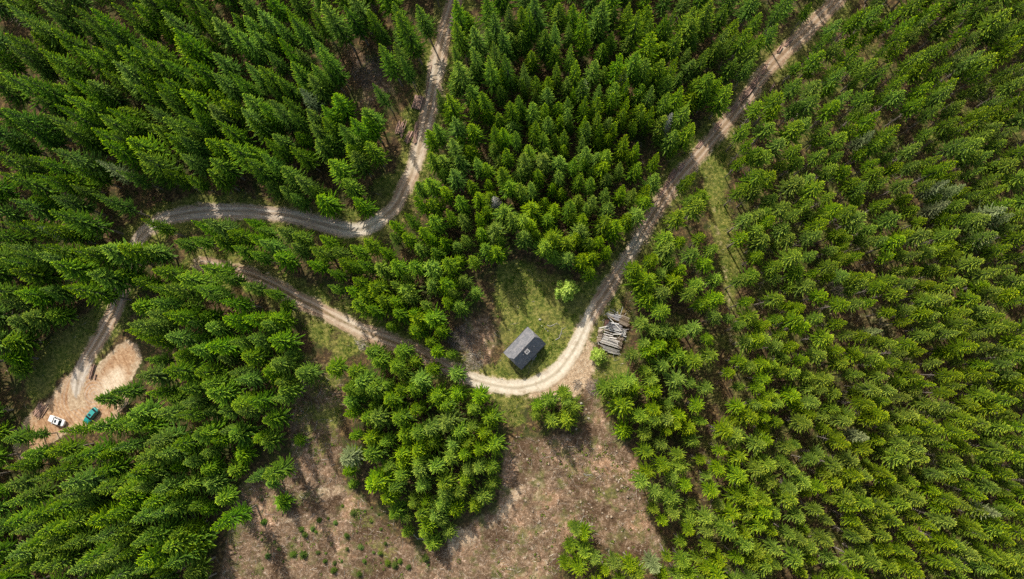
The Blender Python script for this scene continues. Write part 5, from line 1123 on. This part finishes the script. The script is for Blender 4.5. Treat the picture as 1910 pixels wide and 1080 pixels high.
# ------------------------------------------------------------------ cars
def paint(name, col): 
    m, nt = mat(name); tc = nt.nodes.new('ShaderNodeTexCoord').outputs['Object']; n = noise(nt, tc, 2.2, 4, .6)
    c = mixc(nt, maprange(nt, n, .5, .75, 0, .18), col, (.35, .30, .24)); finish(nt, c, .32, None, spec=.5, coat=.5); return m
M['tyre'] = simple('tyre_rubber', [(.3, (.015, .015, .015)), (.7, (.035, .034, .033))], 6, .85)
M['alloy'] = simple('wheel_alloy', [(.3, (.35, .35, .36)), (.7, (.5, .5, .51))], 6, .35, metal=.8)
M['lamp'] = simple('headlamp_glass', [(.3, (.6, .62, .64)), (.7, (.8, .82, .84))], 4, .1)
M['tail'] = simple('tail_lamp_glass', [(.3, (.28, .015, .012)), (.7, (.4, .03, .02))], 4, .2)
M['trim'] = simple('black_car_trim', [(.3, (.012, .012, .013)), (.7, (.03, .03, .032))], 6, .5)
M['autoglass'] = simple('tinted_car_glass', [(.3, (.012, .018, .024)), (.7, (.03, .04, .05))], .8, .08, bump=0, spec=.6)
def loft(stations, section, name, material, parent, cap=True):
    mb = MB(); rings = [section(*s) for s in stations]; n = len(rings[0])
    mb.add([p for r in rings for p in r], [(i * n + k, (i + 1) * n + k, (i + 1) * n + (k + 1) % n, i * n + (k + 1) % n) for i in range(len(rings) - 1) for k in range(n)])
    if cap: mb.add(rings[0], [tuple(range(n))]); mb.add(rings[-1][::-1], [tuple(range(n))])
    o = mb.obj(name, material, parent, True); md = o.modifiers.new('sub', 'SUBSURF'); md.levels = md.render_levels = 1
    return o
def car(px, py, dx, dy, name, body_m, label, hatch, roof_m, sunroof):
    c = P(px, py); root = thing(name, (c[0], c[1], float(terrain(c[0], c[1])) + .03), pxdir(dx, dy), label, 'car')
    tail = 1.08 if hatch else .98
    st_ = [(-2.22, .60, .48, .80), (-2.18, .74, .34, tail - .04), (-1.95, .84, .24, tail), (-1.2, .885, .22, 1.0), (0, .895, .22, .97), (1.0, .885, .22, .95), (1.55, .86, .22, .88), (2.0, .80, .26, .78), (2.18, .68, .34, .68), (2.23, .55, .45, .58)]
    def sec(x, w, zb, zt): return [(x, y, z) for y, z in ((-w * .86, zb), (-w, zb + .15), (-w, zt - .22), (-w * .95, zt - .06), (-w * .80, zt), (0, zt + .025), (w * .80, zt), (w * .95, zt - .06), (w, zt - .22), (w, zb + .15), (w * .86, zb))]
    body = loft(st_, sec, 'body', body_m, root)
    xr0, xr1 = (-1.55, .15) if hatch else (-1.0, .22)      # roof ends
    xb0, xb1 = (-2.02, .98) if hatch else (-1.62, .98)     # glass foot
    zr = 1.45; wr, wb = .60, .80
    def quad(name, pts, material, th=.012, parent=root):
        q = [Vector(p) for p in pts]; n = (q[1] - q[0]).cross(q[2] - q[0]).normalized(); mid_ = sum(q, Vector()) / len(q)
        if n.dot(mid_ - Vector((-.3, 0, 1.1))) < 0: q = q[::-1]; n = -n
        mb = MB(); k = len(q); mb.add([*q, *[p - n * th for p in q]], [tuple(range(k)), tuple(range(2 * k - 1, k - 1, -1))] + [(i, i + k, (i + 1) % k + k, (i + 1) % k) for i in range(k)])
        return mb.obj(name, material, parent)
    zb = .98
    # inner shell in body colour: pillars show between the panes
    mb = MB(); lo = [(xb0, -wb, zb - .1), (xb1, -wb, zb - .1), (xb1, wb, zb - .1), (xb0, wb, zb - .1)]; hi = [(xr0, -wr, zr - .02), (xr1, -wr, zr - .02), (xr1, wr, zr - .02), (xr0, wr, zr - .02)]
    mb.add(lo + hi, [(0, 1, 5, 4), (1, 2, 6, 5), (2, 3, 7, 6), (3, 0, 4, 7), (4, 5, 6, 7)]); bevel(mb.obj('pillar_frame', body_m, root), .05, 3)
    def lerp(a, b, t): return tuple(a[i] + (b[i] - a[i]) * t for i in range(3))
    def pane(name, a, b, c_, d, mg=.08, off=.02):
        cen = lerp(lerp(a, c_, .5), lerp(b, d, .5), .5); nn = (Vector(b) - Vector(a)).cross(Vector(d) - Vector(a)).normalized()
        if nn.dot(Vector(cen) - Vector((-.3, 0, 1.1))) < 0: nn = -nn
        return quad(name, [Vector(lerp(p, cen, mg)) + nn * off for p in (a, b, c_, d)], M['autoglass'])
    pane('windscreen', lo[1], lo[2], hi[2], hi[1], .07); pane('rear_window', lo[0], lo[3], hi[3], hi[0], .10)
    for i, j, sgn in ((0, 1, -1), (3, 2, 1)):
        m0 = lerp(lo[i], lo[j], .5); m1 = lerp(hi[i], hi[j], .45)
        pane('side_window', m0, lo[j], hi[j], m1, .12); pane('side_window', lo[i], m0, m1, hi[i], .12)
    mb = MB(); mb.box(((xr0 + xr1) / 2, 0, zr + .005), (xr1 - xr0 + .1, wr * 2 + .06, .05)); bevel(mb.obj('roof', roof_m, root), .022, 3)
    if sunroof: mb = MB(); mb.box((xr1 - .42, 0, zr + .032), (.52, .74, .012)); mb.obj('sunroof', M['autoglass'], root)
    for x_ in (1.38, -1.32):
        for s in (-1, 1):
            mb = MB(); n = 20; mb.tube([(x_, s * .62, .31), (x_, s * .66, .31), (x_, s * .78, .31), (x_, s * .82, .31)], [.28, .315, .315, .28], n); wl = mb.obj('wheel', M['tyre'], root)
            mb = MB(); mb.tube([(x_, s * .78, .31), (x_, s * .825, .31)], [.2, .19], 14); mb.obj('rim', M['alloy'], wl)
    for s in (-1, 1):
        mb = MB(); mb.box((2.06, s * .60, .66), (.22, .30, .12), Matrix.Rotation(-s * .35, 3, 'Z')); bevel(mb.obj('headlight', M['lamp'], root), .03)
        mb = MB(); mb.box((-2.14, s * .64, .84), (.14, .26, .16), Matrix.Rotation(s * .3, 3, 'Z')); bevel(mb.obj('tail_light', M['tail'], root), .03)
        mb = MB(); mb.box((.72, s * .98, 1.0), (.12, .2, .13)); bevel(mb.obj('mirror', body_m, root), .03)
        for x_ in (.35, -.6): mb = MB(); mb.box((x_ - .3, s * .90, .84), (.16, .025, .03)); mb.obj('door_handle', M['trim'], root)
    mb = MB(); mb.box((2.19, 0, .52), (.09, .9, .12)); mb.obj('grille', M['trim'], root)
    for x_ in (2.22, -2.23): mb = MB(); mb.box((x_, 0, .40), (.06, .5, .1)); mb.obj('number_plate', M['white'], root)
    return root
car(109.5, 784.5, -.94, -.32, 'sedan', paint('white_car_paint', (.80, .81, .83)), 'white sedan with dark sunroof parked at the lower left yard', False, paint('white_roof_paint', (.80, .81, .83)), True)
car(173, 775, -.62, .78, 'hatchback', paint('teal_car_paint', (.008, .25, .23)), 'teal hatchback parked half under a spruce in the yard', True, paint('pale_teal_roof', (.03, .30, .28)), True)

# ------------------------------------------------------------------ daylight
SUN_EL = math.radians(43); sdx, sdy = .43, -.90      # shadow direction on the ground
az = math.atan2(-sdx, -sdy)
w = bpy.data.worlds.new('World'); sc.world = w; w.use_nodes = True; nt = w.node_tree; nt.nodes.clear()
sky = nt.nodes.new('ShaderNodeTexSky'); sky.sky_type = 'NISHITA'; sky.sun_disc = False; sky.sun_elevation = SUN_EL; sky.sun_rotation = az; sky.air_density = 1.9; sky.dust_density = 4.2
bg = nt.nodes.new('ShaderNodeBackground'); bg.inputs[1].default_value = 0.15; ou = nt.nodes.new('ShaderNodeOutputWorld')
L(nt, sky.outputs[0], bg.inputs[0]); L(nt, bg.outputs[0], ou.inputs[0])
ld = bpy.data.lights.new('sun', 'SUN'); ld.energy = 5.0; ld.angle = math.radians(.53); ld.color = (1.0, .95, .85)
so_ = bpy.data.objects.new('sun', ld); C.objects.link(so_)
n_ = math.hypot(sdx, sdy); dv = Vector((sdx / n_ * math.cos(SUN_EL), sdy / n_ * math.cos(SUN_EL), -math.sin(SUN_EL)))
so_.rotation_mode = 'QUATERNION'; so_.rotation_quaternion = dv.to_track_quat('-Z', 'Y'); so_.location = (-60, 120, 200)
sc.view_settings.view_transform = 'Standard'; sc.view_settings.look = 'None'; sc.view_settings.exposure = 0; sc.view_settings.gamma = 1
sc.render.engine = 'CYCLES'; sc.cycles.max_bounces = 6; sc.cycles.diffuse_bounces = 3; sc.cycles.transmission_bounces = 3; sc.cycles.use_denoising = False
